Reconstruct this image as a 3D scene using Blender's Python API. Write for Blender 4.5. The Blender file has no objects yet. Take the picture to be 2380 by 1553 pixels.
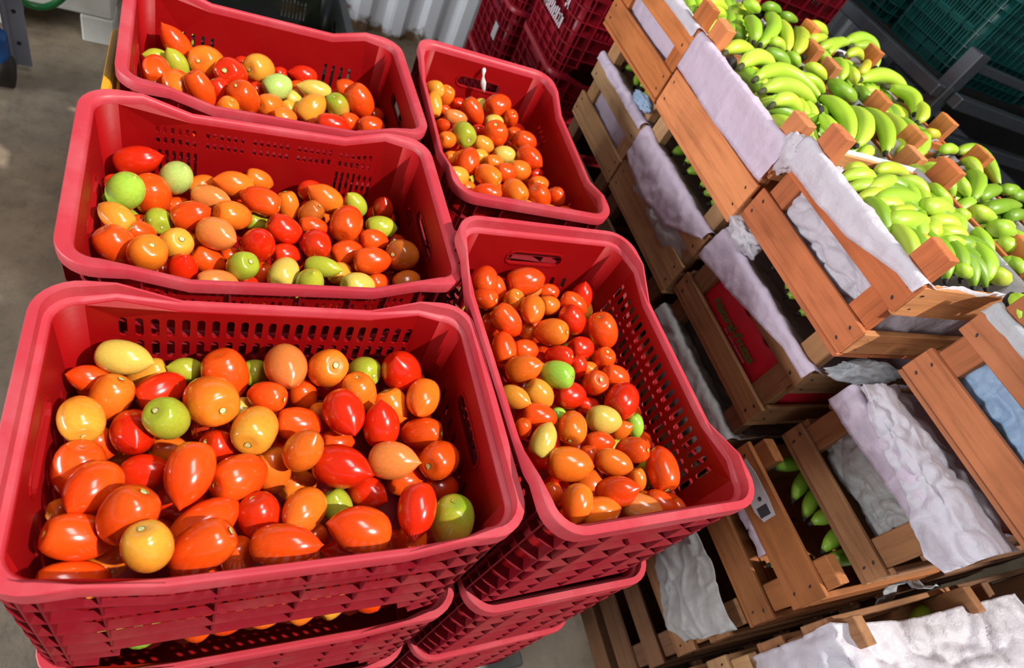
import bpy, bmesh, math, random
import numpy as np
from mathutils import Vector, Matrix, noise
from mathutils.geometry import tessellate_polygon

random.seed(7)
scn = bpy.context.scene
col = scn.collection
FLOOR = -1.07            # the rims of the tomato crates are near z = 0

def S(r, g, b):
    def f(c):
        c /= 255.0
        return c / 12.92 if c <= 0.04045 else ((c + 0.055) / 1.055) ** 2.4
    return (f(r), f(g), f(b), 1.0)

# ------------------------------------------------------------------ camera
FPX = 1446.10
CAM = np.array([-0.11180089, -0.40534747, 0.68206902])
ROT = np.array([[0.8881548151893942, -0.24822999103537136, 0.38673362383748366],
                [0.038172783855713606, -0.7987991697066453, -0.6003854803779645],
                [0.45795618003101335, 0.5479979543999718, -0.6999816991499481]])
cd = bpy.data.cameras.new('camera'); cam = bpy.data.objects.new('camera', cd); col.objects.link(cam)
M = Matrix([[ROT[0][i], -ROT[1][i], -ROT[2][i], CAM[i]] for i in range(3)] + [[0, 0, 0, 1]])
cam.matrix_world = M
cd.sensor_fit = 'HORIZONTAL'; cd.sensor_width = 36.0; cd.lens = FPX / 2380 * 36.0
cd.clip_start = 0.02; cd.clip_end = 100
cd.dof.use_dof = True; cd.dof.focus_distance = 0.93; cd.dof.aperture_fstop = 5.6
scn.camera = cam

# ------------------------------------------------------------------ light
w = bpy.data.worlds.new('world'); scn.world = w; w.use_nodes = True
w.node_tree.nodes['Background'].inputs[0].default_value = (0.80, 0.90, 1.0, 1)
w.node_tree.nodes['Background'].inputs[1].default_value = 0.48
sd = bpy.data.lights.new('sun', 'SUN'); sd.energy = 5.0; sd.angle = math.radians(1.6); sd.color = (1.0, 0.95, 0.88)
sun = bpy.data.objects.new('sun', sd); col.objects.link(sun)
sun.rotation_euler = Vector((-0.57, 0.55, -1.0)).to_track_quat('-Z', 'Y').to_euler()
def area(name, loc, target, sx, sy, power, color=(1, 1, 1)):
    ld = bpy.data.lights.new(name, 'AREA'); ld.shape = 'RECTANGLE'; ld.size = sx; ld.size_y = sy
    ld.energy = power; ld.color = color
    o = bpy.data.objects.new(name, ld); col.objects.link(o); o.location = loc
    o.rotation_euler = (Vector(target) - Vector(loc)).to_track_quat('-Z', 'Y').to_euler()
    return o
area('ceiling_lamp', (0.6, 0.1, 2.9), (0.5, 0.4, 0), 0.7, 1.6, 45)
area('added_left_fill', (-4.5, -0.2, 0.16), (0.9, 0.35, 0.1), 3.4, 0.8, 235, (0.97, 0.98, 1))  # added fill, low on the left, to brighten the box fronts

vs = scn.view_settings
vs.view_transform = 'Standard'; vs.look = 'None'; vs.exposure = 0.0; vs.gamma = 1.0; vs.use_curve_mapping = False

# ------------------------------------------------------------------ pixel <-> world helpers (reference frame 2380 x 1553)
def ray(px, py):
    return ROT.T @ np.array([(px - 1190) / FPX, (py - 776.5) / FPX, 1.0])
def atz(px, py, z):
    v = ray(px, py); return CAM + v * (z - CAM[2]) / v[2]
def depth_of(P):
    return float((ROT @ (np.asarray(P, float) - CAM))[2])

# ------------------------------------------------------------------ materials
def newmat(name):
    m = bpy.data.materials.new(name); m.use_nodes = True
    nt = m.node_tree; b = nt.nodes['Principled BSDF']
    return m, nt, b
def N(nt, typ, **kw):
    n = nt.nodes.new(typ)
    for k, v in kw.items():
        if k in n.inputs.keys() if isinstance(k, str) else False: n.inputs[k].default_value = v
        else: setattr(n, k, v)
    return n
def mixcol(nt, fac, a, b, mode='MIX'):
    n = nt.nodes.new('ShaderNodeMix'); n.data_type = 'RGBA'; n.blend_type = mode
    for sock, v in ((n.inputs[0], fac), (n.inputs[6], a), (n.inputs[7], b)):
        if hasattr(v, 'is_output'): nt.links.new(v, sock)
        else: sock.default_value = v
    return n.outputs[2]
def ramp(nt, src, stops):
    r = nt.nodes.new('ShaderNodeValToRGB'); nt.links.new(src, r.inputs[0])
    e = r.color_ramp.elements
    while len(e) < len(stops): e.new(0.5)
    for i, (p, c) in enumerate(stops): e[i].position = p; e[i].color = c
    return r.outputs[0]
def noisetex(nt, scale, detail=3, rough=0.5, coord='Object', stretch=None):
    tc = nt.nodes.new('ShaderNodeTexCoord'); src = tc.outputs[coord]
    if stretch:
        mp = nt.nodes.new('ShaderNodeMapping'); mp.inputs['Scale'].default_value = stretch
        nt.links.new(src, mp.inputs[0]); src = mp.outputs[0]
    n = nt.nodes.new('ShaderNodeTexNoise'); n.inputs['Scale'].default_value = scale
    n.inputs['Detail'].default_value = detail; n.inputs['Roughness'].default_value = rough
    nt.links.new(src, n.inputs['Vector'])
    return n.outputs['Fac']
def bump(nt, b, src, strength, dist=0.01):
    n = nt.nodes.new('ShaderNodeBump'); n.inputs['Strength'].default_value = strength; n.inputs['Distance'].default_value = dist
    nt.links.new(src, n.inputs['Height']); nt.links.new(n.outputs[0], b.inputs['Normal'])
def attr(nt, name, typ='OBJECT'):
    a = nt.nodes.new('ShaderNodeAttribute'); a.attribute_type = typ; a.attribute_name = name
    return a.outputs['Color']
W1, W0 = (1, 1, 1, 1), (0, 0, 0, 1)

def mat_plastic(name, c, worn, rough=0.36, amount=0.35, spec=0.5):
    m, nt, b = newmat(name)
    f = ramp(nt, noisetex(nt, 9, 6, 0.65), [(0.45, W0), (0.75, W1)])
    f2 = mixcol(nt, amount, W0, f)
    nt.links.new(mixcol(nt, f2, c, worn), b.inputs['Base Color'])
    b.inputs['Roughness'].default_value = rough
    b.inputs['Specular IOR Level'].default_value = spec
    bump(nt, b, noisetex(nt, 60, 4), 0.08, 0.004)
    return m
MAT = {}
MAT['crate'] = mat_plastic('crate red plastic', S(144, 5, 9), S(150, 20, 26), 0.50, 0.3, 0.2)
MAT['rim'] = mat_plastic('scuffed crate rim plastic', S(182, 52, 64), S(196, 104, 110), 0.45, 0.5, 0.4)
MAT['rib'] = mat_plastic('dusty crate rib plastic', S(128, 14, 30), S(130, 62, 58), 0.5, 0.6, 0.22)
MAT['crate_dark'] = mat_plastic('deep red crate plastic', S(150, 16, 36), S(140, 50, 60), 0.4, 0.4)
MAT['black'] = mat_plastic('black crate plastic', S(22, 24, 26), S(44, 46, 48), 0.4)
MAT['yellow'] = mat_plastic('yellow crate plastic', S(214, 150, 28), S(190, 140, 50), 0.45)
MAT['teal'] = mat_plastic('teal crate plastic', S(14, 74, 70), S(40, 110, 104), 0.4)
MAT['white_plastic'] = mat_plastic('white pallet plastic', S(204, 204, 196), S(170, 165, 150), 0.5)
MAT['blue_paint'] = mat_plastic('blue paint', S(28, 84, 150), S(60, 70, 80), 0.4)
MAT['dark'] = mat_plastic('dark rubber', S(40, 38, 36), S(70, 64, 58), 0.6)
MAT['green_hose'] = mat_plastic('green hose', S(20, 110, 50), S(30, 130, 60), 0.35)

def mat_metal(name, c, rough=0.38, metallic=0.8):
    m, nt, b = newmat(name)
    f = noisetex(nt, 14, 5, 0.6)
    nt.links.new(mixcol(nt, f, c, tuple(x * 0.55 for x in c[:3]) + (1,)), b.inputs['Base Color'])
    b.inputs['Metallic'].default_value = metallic; b.inputs['Roughness'].default_value = rough
    return m
MAT['steel'] = mat_metal('brushed steel', S(150, 156, 164))
MAT['plate'] = mat_metal('worn steel plate', S(128, 128, 122), 0.5, 0.6)
MAT['galv'] = mat_metal('galvanised bar', S(160, 168, 184), 0.55, 0.3)

def mat_tomato():
    m, nt, b = newmat('tomato skin')
    tc = nt.nodes.new('ShaderNodeTexCoord'); sep = nt.nodes.new('ShaderNodeSeparateXYZ')
    nt.links.new(tc.outputs['Object'], sep.inputs[0])
    nz = noisetex(nt, 1.3, 2, 0.5)
    ad = nt.nodes.new('ShaderNodeMath'); ad.operation = 'MULTIPLY_ADD'; ad.inputs[1].default_value = 1.3; ad.inputs[2].default_value = -0.65
    nt.links.new(nz, ad.inputs[0])
    ad2 = nt.nodes.new('ShaderNodeMath'); ad2.operation = 'ADD'
    nt.links.new(sep.outputs['Z'], ad2.inputs[0]); nt.links.new(ad.outputs[0], ad2.inputs[1])
    mr = nt.nodes.new('ShaderNodeMapRange'); mr.inputs['From Min'].default_value = -1.0; mr.inputs['From Max'].default_value = 0.75
    nt.links.new(ad2.outputs[0], mr.inputs['Value'])
    c = mixcol(nt, mr.outputs[0], attr(nt, 'c2'), attr(nt, 'c1'))
    sp = ramp(nt, noisetex(nt, 7, 3, 0.6), [(0.30, (0.86, 0.86, 0.86, 1)), (0.62, W1)])
    nt.links.new(mixcol(nt, 1.0, c, sp, 'MULTIPLY'), b.inputs['Base Color'])
    b.inputs['Roughness'].default_value = 0.2
    b.inputs['Specular IOR Level'].default_value = 0.5
    b.inputs['Coat Weight'].default_value = 0.25; b.inputs['Coat Roughness'].default_value = 0.08
    b.inputs['Subsurface Weight'].default_value = 0.12
    b.inputs['Subsurface Radius'].default_value = (1.0, 0.35, 0.12); b.inputs['Subsurface Scale'].default_value = 0.006
    return m
MAT['tomato'] = mat_tomato()
def mat_vcol(name, rough=0.25):
    m, nt, b = newmat(name)
    nt.links.new(attr(nt, 'tint', 'GEOMETRY'), b.inputs['Base Color']); b.inputs['Roughness'].default_value = rough
    return m
MAT['pile'] = mat_vcol('buried tomato skin')
def mat_plain(name, c, rough=0.6):
    m, nt, b = newmat(name)
    nt.links.new(mixcol(nt, noisetex(nt, 30, 3), c, tuple(x * 0.75 for x in c[:3]) + (1,)), b.inputs['Base Color'])
    b.inputs['Roughness'].default_value = rough
    return m
def mat_scar():
    m, nt, b = newmat('tomato stem scar')
    tc = nt.nodes.new('ShaderNodeTexCoord'); ln = nt.nodes.new('ShaderNodeVectorMath'); ln.operation = 'LENGTH'
    mp = nt.nodes.new('ShaderNodeMapping'); mp.inputs['Scale'].default_value = (1, 1, 0)
    nt.links.new(tc.outputs['Object'], mp.inputs[0]); nt.links.new(mp.outputs[0], ln.inputs[0])
    c = ramp(nt, ln.outputs['Value'], [(0.0, S(120, 110, 60)), (0.22, S(206, 202, 140)), (0.62, S(214, 210, 150)), (0.8, S(92, 92, 40)), (1.0, S(178, 160, 60))])
    nt.links.new(c, b.inputs['Base Color']); b.inputs['Roughness'].default_value = 0.7
    return m
MAT['scar'] = mat_scar()

def mat_wood(name, axis):
    m, nt, b = newmat(name)
    st = [26.0, 26.0, 26.0]; st[axis] = 1.6
    info = nt.nodes.new('ShaderNodeObjectInfo')
    tc = nt.nodes.new('ShaderNodeTexCoord')
    off = nt.nodes.new('ShaderNodeVectorMath'); off.operation = 'ADD'
    cmb = nt.nodes.new('ShaderNodeCombineXYZ')
    ml = nt.nodes.new('ShaderNodeMath'); ml.operation = 'MULTIPLY'; ml.inputs[1].default_value = 9.0
    nt.links.new(info.outputs['Random'], ml.inputs[0])
    for i in range(3): nt.links.new(ml.outputs[0], cmb.inputs[i])
    nt.links.new(tc.outputs['Object'], off.inputs[0]); nt.links.new(cmb.outputs[0], off.inputs[1])
    mp = nt.nodes.new('ShaderNodeMapping'); mp.inputs['Scale'].default_value = st
    nt.links.new(off.outputs[0], mp.inputs[0])
    n = nt.nodes.new('ShaderNodeTexNoise'); n.inputs['Scale'].default_value = 3.0; n.inputs['Detail'].default_value = 6; n.inputs['Roughness'].default_value = 0.65
    n.inputs['Distortion'].default_value = 0.6
    nt.links.new(mp.outputs[0], n.inputs['Vector'])
    g = ramp(nt, n.outputs['Fac'], [(0.28, (0.66, 0.62, 0.58, 1)), (0.50, (0.96, 0.96, 0.96, 1)), (0.74, (1.08, 1.07, 1.04, 1))])
    n2 = nt.nodes.new('ShaderNodeTexNoise'); n2.inputs['Scale'].default_value = 7.0; n2.inputs['Detail'].default_value = 3
    nt.links.new(off.outputs[0], n2.inputs['Vector'])
    g2 = ramp(nt, n2.outputs['Fac'], [(0.30, (0.72, 0.70, 0.68, 1)), (0.55, W1)])
    c = mixcol(nt, 1.0, attr(nt, 'c1'), g, 'MULTIPLY')
    nt.links.new(mixcol(nt, 1.0, c, g2, 'MULTIPLY'), b.inputs['Base Color'])
    b.inputs['Roughness'].default_value = 0.75; b.inputs['Specular IOR Level'].default_value = 0.25
    bump(nt, b, n.outputs['Fac'], 0.35, 0.004)
    return m
for i, a in enumerate('xyz'): MAT['wood_' + a] = mat_wood('raw crate wood along ' + a, i)
MAT['nail'] = mat_plain('rusty nail', S(52, 36, 30), 0.6)

def mat_film(name, c, clear=0.2, transl=0.45, rough=0.28):
    m, nt, b = newmat(name)
    out = nt.nodes['Material Output']
    b.inputs['Base Color'].default_value = c; b.inputs['Roughness'].default_value = rough
    b.inputs['Specular IOR Level'].default_value = 0.5
    bump(nt, b, noisetex(nt, 46, 6, 0.65), 0.6, 0.008)
    t = nt.nodes.new('ShaderNodeBsdfTranslucent'); t.inputs[0].default_value = c
    mx = nt.nodes.new('ShaderNodeMixShader'); mx.inputs[0].default_value = transl
    nt.links.new(b.outputs[0], mx.inputs[1]); nt.links.new(t.outputs[0], mx.inputs[2])
    tr = nt.nodes.new('ShaderNodeBsdfTransparent'); mx2 = nt.nodes.new('ShaderNodeMixShader'); mx2.inputs[0].default_value = clear
    nt.links.new(mx.outputs[0], mx2.inputs[1]); nt.links.new(tr.outputs[0], mx2.inputs[2])
    nt.links.new(mx2.outputs[0], out.inputs['Surface'])
    return m
MAT['film'] = mat_film('white plastic film', S(236, 232, 240), 0.08, 0.35)
MAT['film_clear'] = mat_film('thin clear plastic film', S(214, 220, 226), 0.35, 0.3, 0.2)
MAT['film_lilac'] = mat_film('lilac plastic film', S(240, 226, 242), 0.08, 0.35)
MAT['film_blue'] = mat_film('pale blue plastic film', S(176, 206, 236), 0.14, 0.3, 0.2)
MAT['film_grey'] = mat_film('greyish plastic film', S(208, 208, 206), 0.15, 0.3, 0.22)
MAT['red_bag'] = mat_plain('red printed paper', S(232, 34, 54), 0.5)
MAT['print_green'] = mat_plain('green print', S(70, 124, 56), 0.5)
MAT['print_white'] = mat_plain('white print', S(226, 214, 220), 0.5)
MAT['print_pink'] = mat_plain('pale print', S(224, 130, 140), 0.5)
MAT['paper'] = mat_plain('white paper label', S(206, 202, 204), 0.6)
MAT['print_dark'] = mat_plain('dark print', S(60, 60, 66), 0.6)

def mat_banana():
    m, nt, b = newmat('green banana skin')
    n = noisetex(nt, 10, 4, 0.6)
    c = mixcol(nt, ramp(nt, n, [(0.35, W0), (0.7, W1)]), attr(nt, 'c1'), attr(nt, 'c2'))
    sp = ramp(nt, noisetex(nt, 70, 3, 0.7), [(0.24, (0.35, 0.32, 0.2, 1)), (0.33, W1)])
    nt.links.new(mixcol(nt, 1.0, c, sp, 'MULTIPLY'), b.inputs['Base Color'])
    b.inputs['Roughness'].default_value = 0.42
    return m
MAT['banana'] = mat_banana()
MAT['banana_tip'] = mat_plain('blackened banana tip', S(38, 32, 28), 0.8)
MAT['banana_stem'] = mat_plain('banana crown', S(70, 72, 36), 0.75)

def mat_floor():
    m, nt, b = newmat('stained concrete')
    n1 = noisetex(nt, 1.6, 6, 0.62); n2 = noisetex(nt, 14, 6, 0.7); n3 = noisetex(nt, 0.9, 3, 0.5)
    c = ramp(nt, n1, [(0.3, S(108, 96, 82)), (0.5, S(144, 132, 116)), (0.7, S(168, 154, 134))])
    c2 = ramp(nt, n2, [(0.25, (0.62, 0.6, 0.58, 1)), (0.5, W1), (0.78, (1.2, 1.18, 1.15, 1))])
    c3 = ramp(nt, n3, [(0.40, (0.75, 0.68, 0.6, 1)), (0.6, W1)])
    k = mixcol(nt, 1.0, mixcol(nt, 1.0, c, c2, 'MULTIPLY'), c3, 'MULTIPLY')
    nt.links.new(k, b.inputs['Base Color']); b.inputs['Roughness'].default_value = 0.62
    bump(nt, b, n2, 0.2, 0.01)
    return m
MAT['floor'] = mat_floor()
def mat_wall():
    m, nt, b = newmat('painted corrugated sheet')
    tc = nt.nodes.new('ShaderNodeTexCoord'); sep = nt.nodes.new('ShaderNodeSeparateXYZ'); nt.links.new(tc.outputs['Object'], sep.inputs[0])
    n = noisetex(nt, 6, 5, 0.65)
    ad = nt.nodes.new('ShaderNodeMath'); ad.operation = 'MULTIPLY_ADD'; ad.inputs[1].default_value = -0.5
    nt.links.new(n, ad.inputs[0]); nt.links.new(sep.outputs['Z'], ad.inputs[2])
    r = ramp(nt, ad.outputs[0], [(-0.0, S(110, 78, 50)), (0.02, W1)])
    mr = nt.nodes.new('ShaderNodeMapRange'); mr.inputs['From Min'].default_value = -0.22; mr.inputs['From Max'].default_value = -0.16
    nt.links.new(ad.outputs[0], mr.inputs['Value'])
    nt.links.new(mixcol(nt, mr.outputs[0], S(104, 80, 58), S(216, 220, 226)), b.inputs['Base Color'])
    b.inputs['Roughness'].default_value = 0.5
    return m
MAT['wall'] = mat_wall()
MAT['roof'] = mat_plain('grey roof sheet', S(120, 118, 114), 0.8)

# ------------------------------------------------------------------ mesh helpers
class MB:
    def __init__(s): s.v = []; s.f = []
    def add(s, vs, fs):
        k = len(s.v); s.v += [tuple(p) for p in vs]; s.f += [tuple(i + k for i in f) for f in fs]
    def box(s, x0, x1, y0, y1, z0, z1, bev=0.0, jit=0.0):
        if bev <= 0:
            vs = [(x, y, z) for z in (z0, z1) for y in (y0, y1) for x in (x0, x1)]
            if jit: vs = [tuple(c + random.uniform(-jit, jit) for c in p) for p in vs]
            s.add(vs, [(0, 2, 3, 1), (4, 5, 7, 6), (0, 1, 5, 4), (2, 6, 7, 3), (0, 4, 6, 2), (1, 3, 7, 5)])
        else:
            bm = bmesh.new(); bmesh.ops.create_cube(bm, size=1.0)
            for v in bm.verts:
                v.co = ((x0 + x1) / 2 + v.co.x * (x1 - x0), (y0 + y1) / 2 + v.co.y * (y1 - y0), (z0 + z1) / 2 + v.co.z * (z1 - z0))
                if jit: v.co += Vector((random.uniform(-jit, jit), random.uniform(-jit, jit), random.uniform(-jit, jit)))
            bmesh.ops.bevel(bm, geom=bm.edges[:], offset=bev, segments=1, affect='EDGES')
            bm.verts.index_update()
            s.add([v.co[:] for v in bm.verts], [[v.index for v in f.verts] for f in bm.faces]); bm.free()
    def tube(s, pts, rads, seg=8, cap=True, squash=1.0):
        P = [Vector(p) for p in pts]; n = len(P)
        if not hasattr(rads, '__len__'): rads = [rads] * n
        T = [(P[min(i + 1, n - 1)] - P[max(i - 1, 0)]).normalized() for i in range(n)]
        up = Vector((0, 0, 1)) if abs(T[0].z) < 0.9 else Vector((1, 0, 0))
        u = T[0].cross(up).normalized(); vs = []
        for i in range(n):
            u = (u - T[i] * u.dot(T[i])).normalized(); w_ = T[i].cross(u)
            for k in range(seg):
                a = 2 * math.pi * k / seg
                vs.append(P[i] + (u * math.cos(a) + w_ * math.sin(a) * squash) * rads[i])
        fs = [(i * seg + k, i * seg + (k + 1) % seg, (i + 1) * seg + (k + 1) % seg, (i + 1) * seg + k) for i in range(n - 1) for k in range(seg)]
        if cap: fs += [tuple(range(seg - 1, -1, -1)), tuple((n - 1) * seg + k for k in range(seg))]
        s.add(vs, fs)
    def mesh(s, name, mat, smooth=False):
        me = bpy.data.meshes.new(name); me.from_pydata(s.v, [], s.f); me.update()
        bm = bmesh.new(); bm.from_mesh(me); bmesh.ops.recalc_face_normals(bm, faces=bm.faces); bm.to_mesh(me); bm.free()
        if mat: me.materials.append(mat)
        if smooth:
            for p in me.polygons: p.use_smooth = True
        return me
    def obj(s, name, mat, parent=None, smooth=False):
        return link(name, s.mesh(name, mat, smooth), parent)
def link(name, me, parent=None, loc=None):
    o = bpy.data.objects.new(name, me); col.objects.link(o)
    if parent: o.parent = parent
    if loc is not None: o.location = loc
    return o
def empty(name, loc=(0, 0, 0), rz=0.0):
    o = bpy.data.objects.new(name, None); col.objects.link(o); o.location = loc; o.rotation_euler = (0, 0, rz)
    o.empty_display_size = 0.05
    return o
def tag(o, label=None, cat=None, group=None, kind=None):
    if label: o['label'] = label
    if cat: o['category'] = cat
    if group: o['group'] = group
    if kind: o['kind'] = kind
    return o
def smooth_by_angle(me, ang=0.6):
    for p in me.polygons: p.use_smooth = True
    bm = bmesh.new(); bm.from_mesh(me)
    for e in bm.edges:
        if len(e.link_faces) == 2 and e.calc_face_angle(0) > ang: e.smooth = False
    bm.to_mesh(me); bm.free()

# ------------------------------------------------------------------ the setting
m = MB(); m.box(-7, 12, -5, 11, FLOOR - 0.1, FLOOR)
tag(m.obj('floor', MAT['floor']), 'stained brown grey concrete floor', kind='structure')
# unseen hall roof, added to block sun outside its shaped opening
m = MB(); hx0, hx1, hy0, hy1 = 1.15, 3.55, -2.5, -0.22
for (xa, xb, ya, yb) in ((-7, hx0, -5, 9), (hx1, 9, -5, 9), (hx0, hx1, -5, hy0), (hx0, hx1, hy1, 9)): m.box(xa, xb, ya, yb, 3.0, 3.08)
tag(m.obj('sun_blocking_roof', MAT['roof']), 'unseen grey hall roof with an opening shaped for the sun patch', kind='structure')
m = MB(); m.box(4.6, 4.7, -5, 9, FLOOR, 3.0)  # added wall, coloured dark in place of the shade beyond the rack
tag(m.obj('shade_wall', MAT['dark']), 'added dark wall standing in for shade behind the steel rack', kind='structure')
# corrugated sheet wall far behind
m = MB(); xs = np.arange(-1.6, 4.58, 0.015); vs = []
for z in (0, 2.6):
    for x in xs:
        ph = (x / 0.19) % 1.0
        d = 0.035 * min(1, max(0, (0.5 - abs(ph - 0.5)) * 6 - 0.9))
        vs.append((x, -d, z))
n = len(xs); m.add(vs, [(i, i + 1, n + i + 1, n + i) for i in range(n - 1)])
k = len(m.v); m.add([(x, y + 0.06, z) for x, y, z in [(-1.6, 0, 0), (4.58, 0, 0), (4.58, 0, 2.6), (-1.6, 0, 2.6)]], [(0, 1, 2, 3)])
wb = m.obj('wall_back', MAT['wall']); wb.location = (0, 3.12, FLOOR)
tag(wb, 'white corrugated metal wall with rusty foot', kind='structure')

# ------------------------------------------------------------------ plastic harvest crates
CL, CW, CH, CR = 0.555, 0.370, 0.315, 0.050      # outer length, width, height, corner radius
def dip(x, D):
    a = abs(x)
    return 0.0 if a > 0.195 else (-D if a < 0.125 else -D * (0.195 - a) / 0.07)
def rr_path(hx, hy, r, xs=(-0.195, -0.16, -0.125, 0, 0.125, 0.16, 0.195), ys=(-0.06, 0.06), na=7):
    out = []
    def arc(cx, cy, a0):
        for i in range(na + 1):
            a = a0 + math.pi / 2 * i / na
            out.append((cx + r * math.cos(a), cy + r * math.sin(a), math.cos(a), math.sin(a), None))
    arc(hx - r, hy - r, 0)
    for x in reversed(xs): out.append((x, hy, 0, 1, x))
    arc(-hx + r, hy - r, math.pi / 2)
    for y in reversed(ys): out.append((-hx, y, -1, 0, None))
    arc(-hx + r, -hy + r, math.pi)
    for x in xs: out.append((x, -hy, 0, -1, x))
    arc(hx - r, -hy + r, 1.5 * math.pi)
    for y in ys: out.append((hx, y, 1, 0, None))
    return out
def sweep(mb, path, sec, D, zdip=True, closed=True, keep=None, sec2=None, fin=False):
    n = len(path); k = len(sec); vs = []
    for (x, y, nx, ny, lx) in path:
        dz = dip(lx, D) if (lx is not None and zdip) else 0
        td = 1.0 if lx is not None else 0.0
        t = td if fin else (-dz / D if D else 0)
        cur = sec if sec2 is None else [(a[0] + (b[0] - a[0]) * td, a[1] + (b[1] - a[1]) * t - (0 if fin else dz)) for a, b in zip(sec, sec2)]
        for d, z in cur: vs.append((x - nx * d, y - ny * d, z + dz))
    fs = []
    for i in range(n if closed else n - 1):
        j = (i + 1) % n
        if keep and not keep(path[i], path[j]): continue
        for a in range(k):
            b = (a + 1) % k; fs.append((i * k + a, i * k + b, j * k + b, j * k + a))
        if keep:
            fs.append(tuple(i * k + a for a in range(k))); fs.append(tuple(j * k + a for a in range(k)))
    mb.add(vs, fs)
def slot(u, z, w_, h, n=5, slant=0.0):
    r = min(w_, h) / 2; pts = []
    if h >= w_:
        for i in range(n + 1): a = math.pi * i / n; pts.append((u + r * math.cos(a) + slant * (h / 2), z + h / 2 - r + r * math.sin(a)))
        for i in range(n + 1): a = math.pi + math.pi * i / n; pts.append((u + r * math.cos(a) - slant * (h / 2), z - h / 2 + r + r * math.sin(a)))
    else:
        for i in range(n + 1): a = -math.pi / 2 + math.pi * i / n; pts.append((u + w_ / 2 - r + r * math.cos(a), z + r * math.sin(a)))
        for i in range(n + 1): a = math.pi / 2 + math.pi * i / n; pts.append((u - w_ / 2 + r + r * math.cos(a), z + r * math.sin(a)))
    return pts
def plate(outer, holes, fmap, thick):
    """a flat plate with holes in (u, z), mapped to 3-D; fmap(u, z, t)"""
    loops = [outer] + holes
    tri = tessellate_polygon([[Vector((a, b, 0)) for a, b in lp] for lp in loops])
    flat = [p for lp in loops for p in lp]; n = len(flat); mb = MB()
    mb.add([fmap(a, b, 0) for a, b in flat] + [fmap(a, b, thick) for a, b in flat],
           [tuple(t) for t in tri] + [tuple(i + n for i in reversed(t)) for t in tri])
    k = 0
    for lp in loops:
        L = len(lp)
        for i in range(L): mb.f.append((k + i, k + (i + 1) % L, n + k + (i + 1) % L, n + k + i))
        k += L
    return mb
D0, DRAFT, TH = 0.0208, 0.034, 0.0032
def wall_d(z): return D0 + DRAFT * (-z)
MIDD = 0.0112                                    # the long walls stand further out between the corner ledges
def wall_dl(u, z):
    a = abs(u); t = 1.0 if a <= 0.196 else max(0.0, (CL / 2 - CR - a) / (CL / 2 - CR - 0.196))
    return D0 + (MIDD - D0) * t + DRAFT * (-z)
def rib_d(z): return 0.003 + 0.022 * max(0.0, -z - 0.03)      # ribs get shallower towards the foot
CRATES = {}
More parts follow.
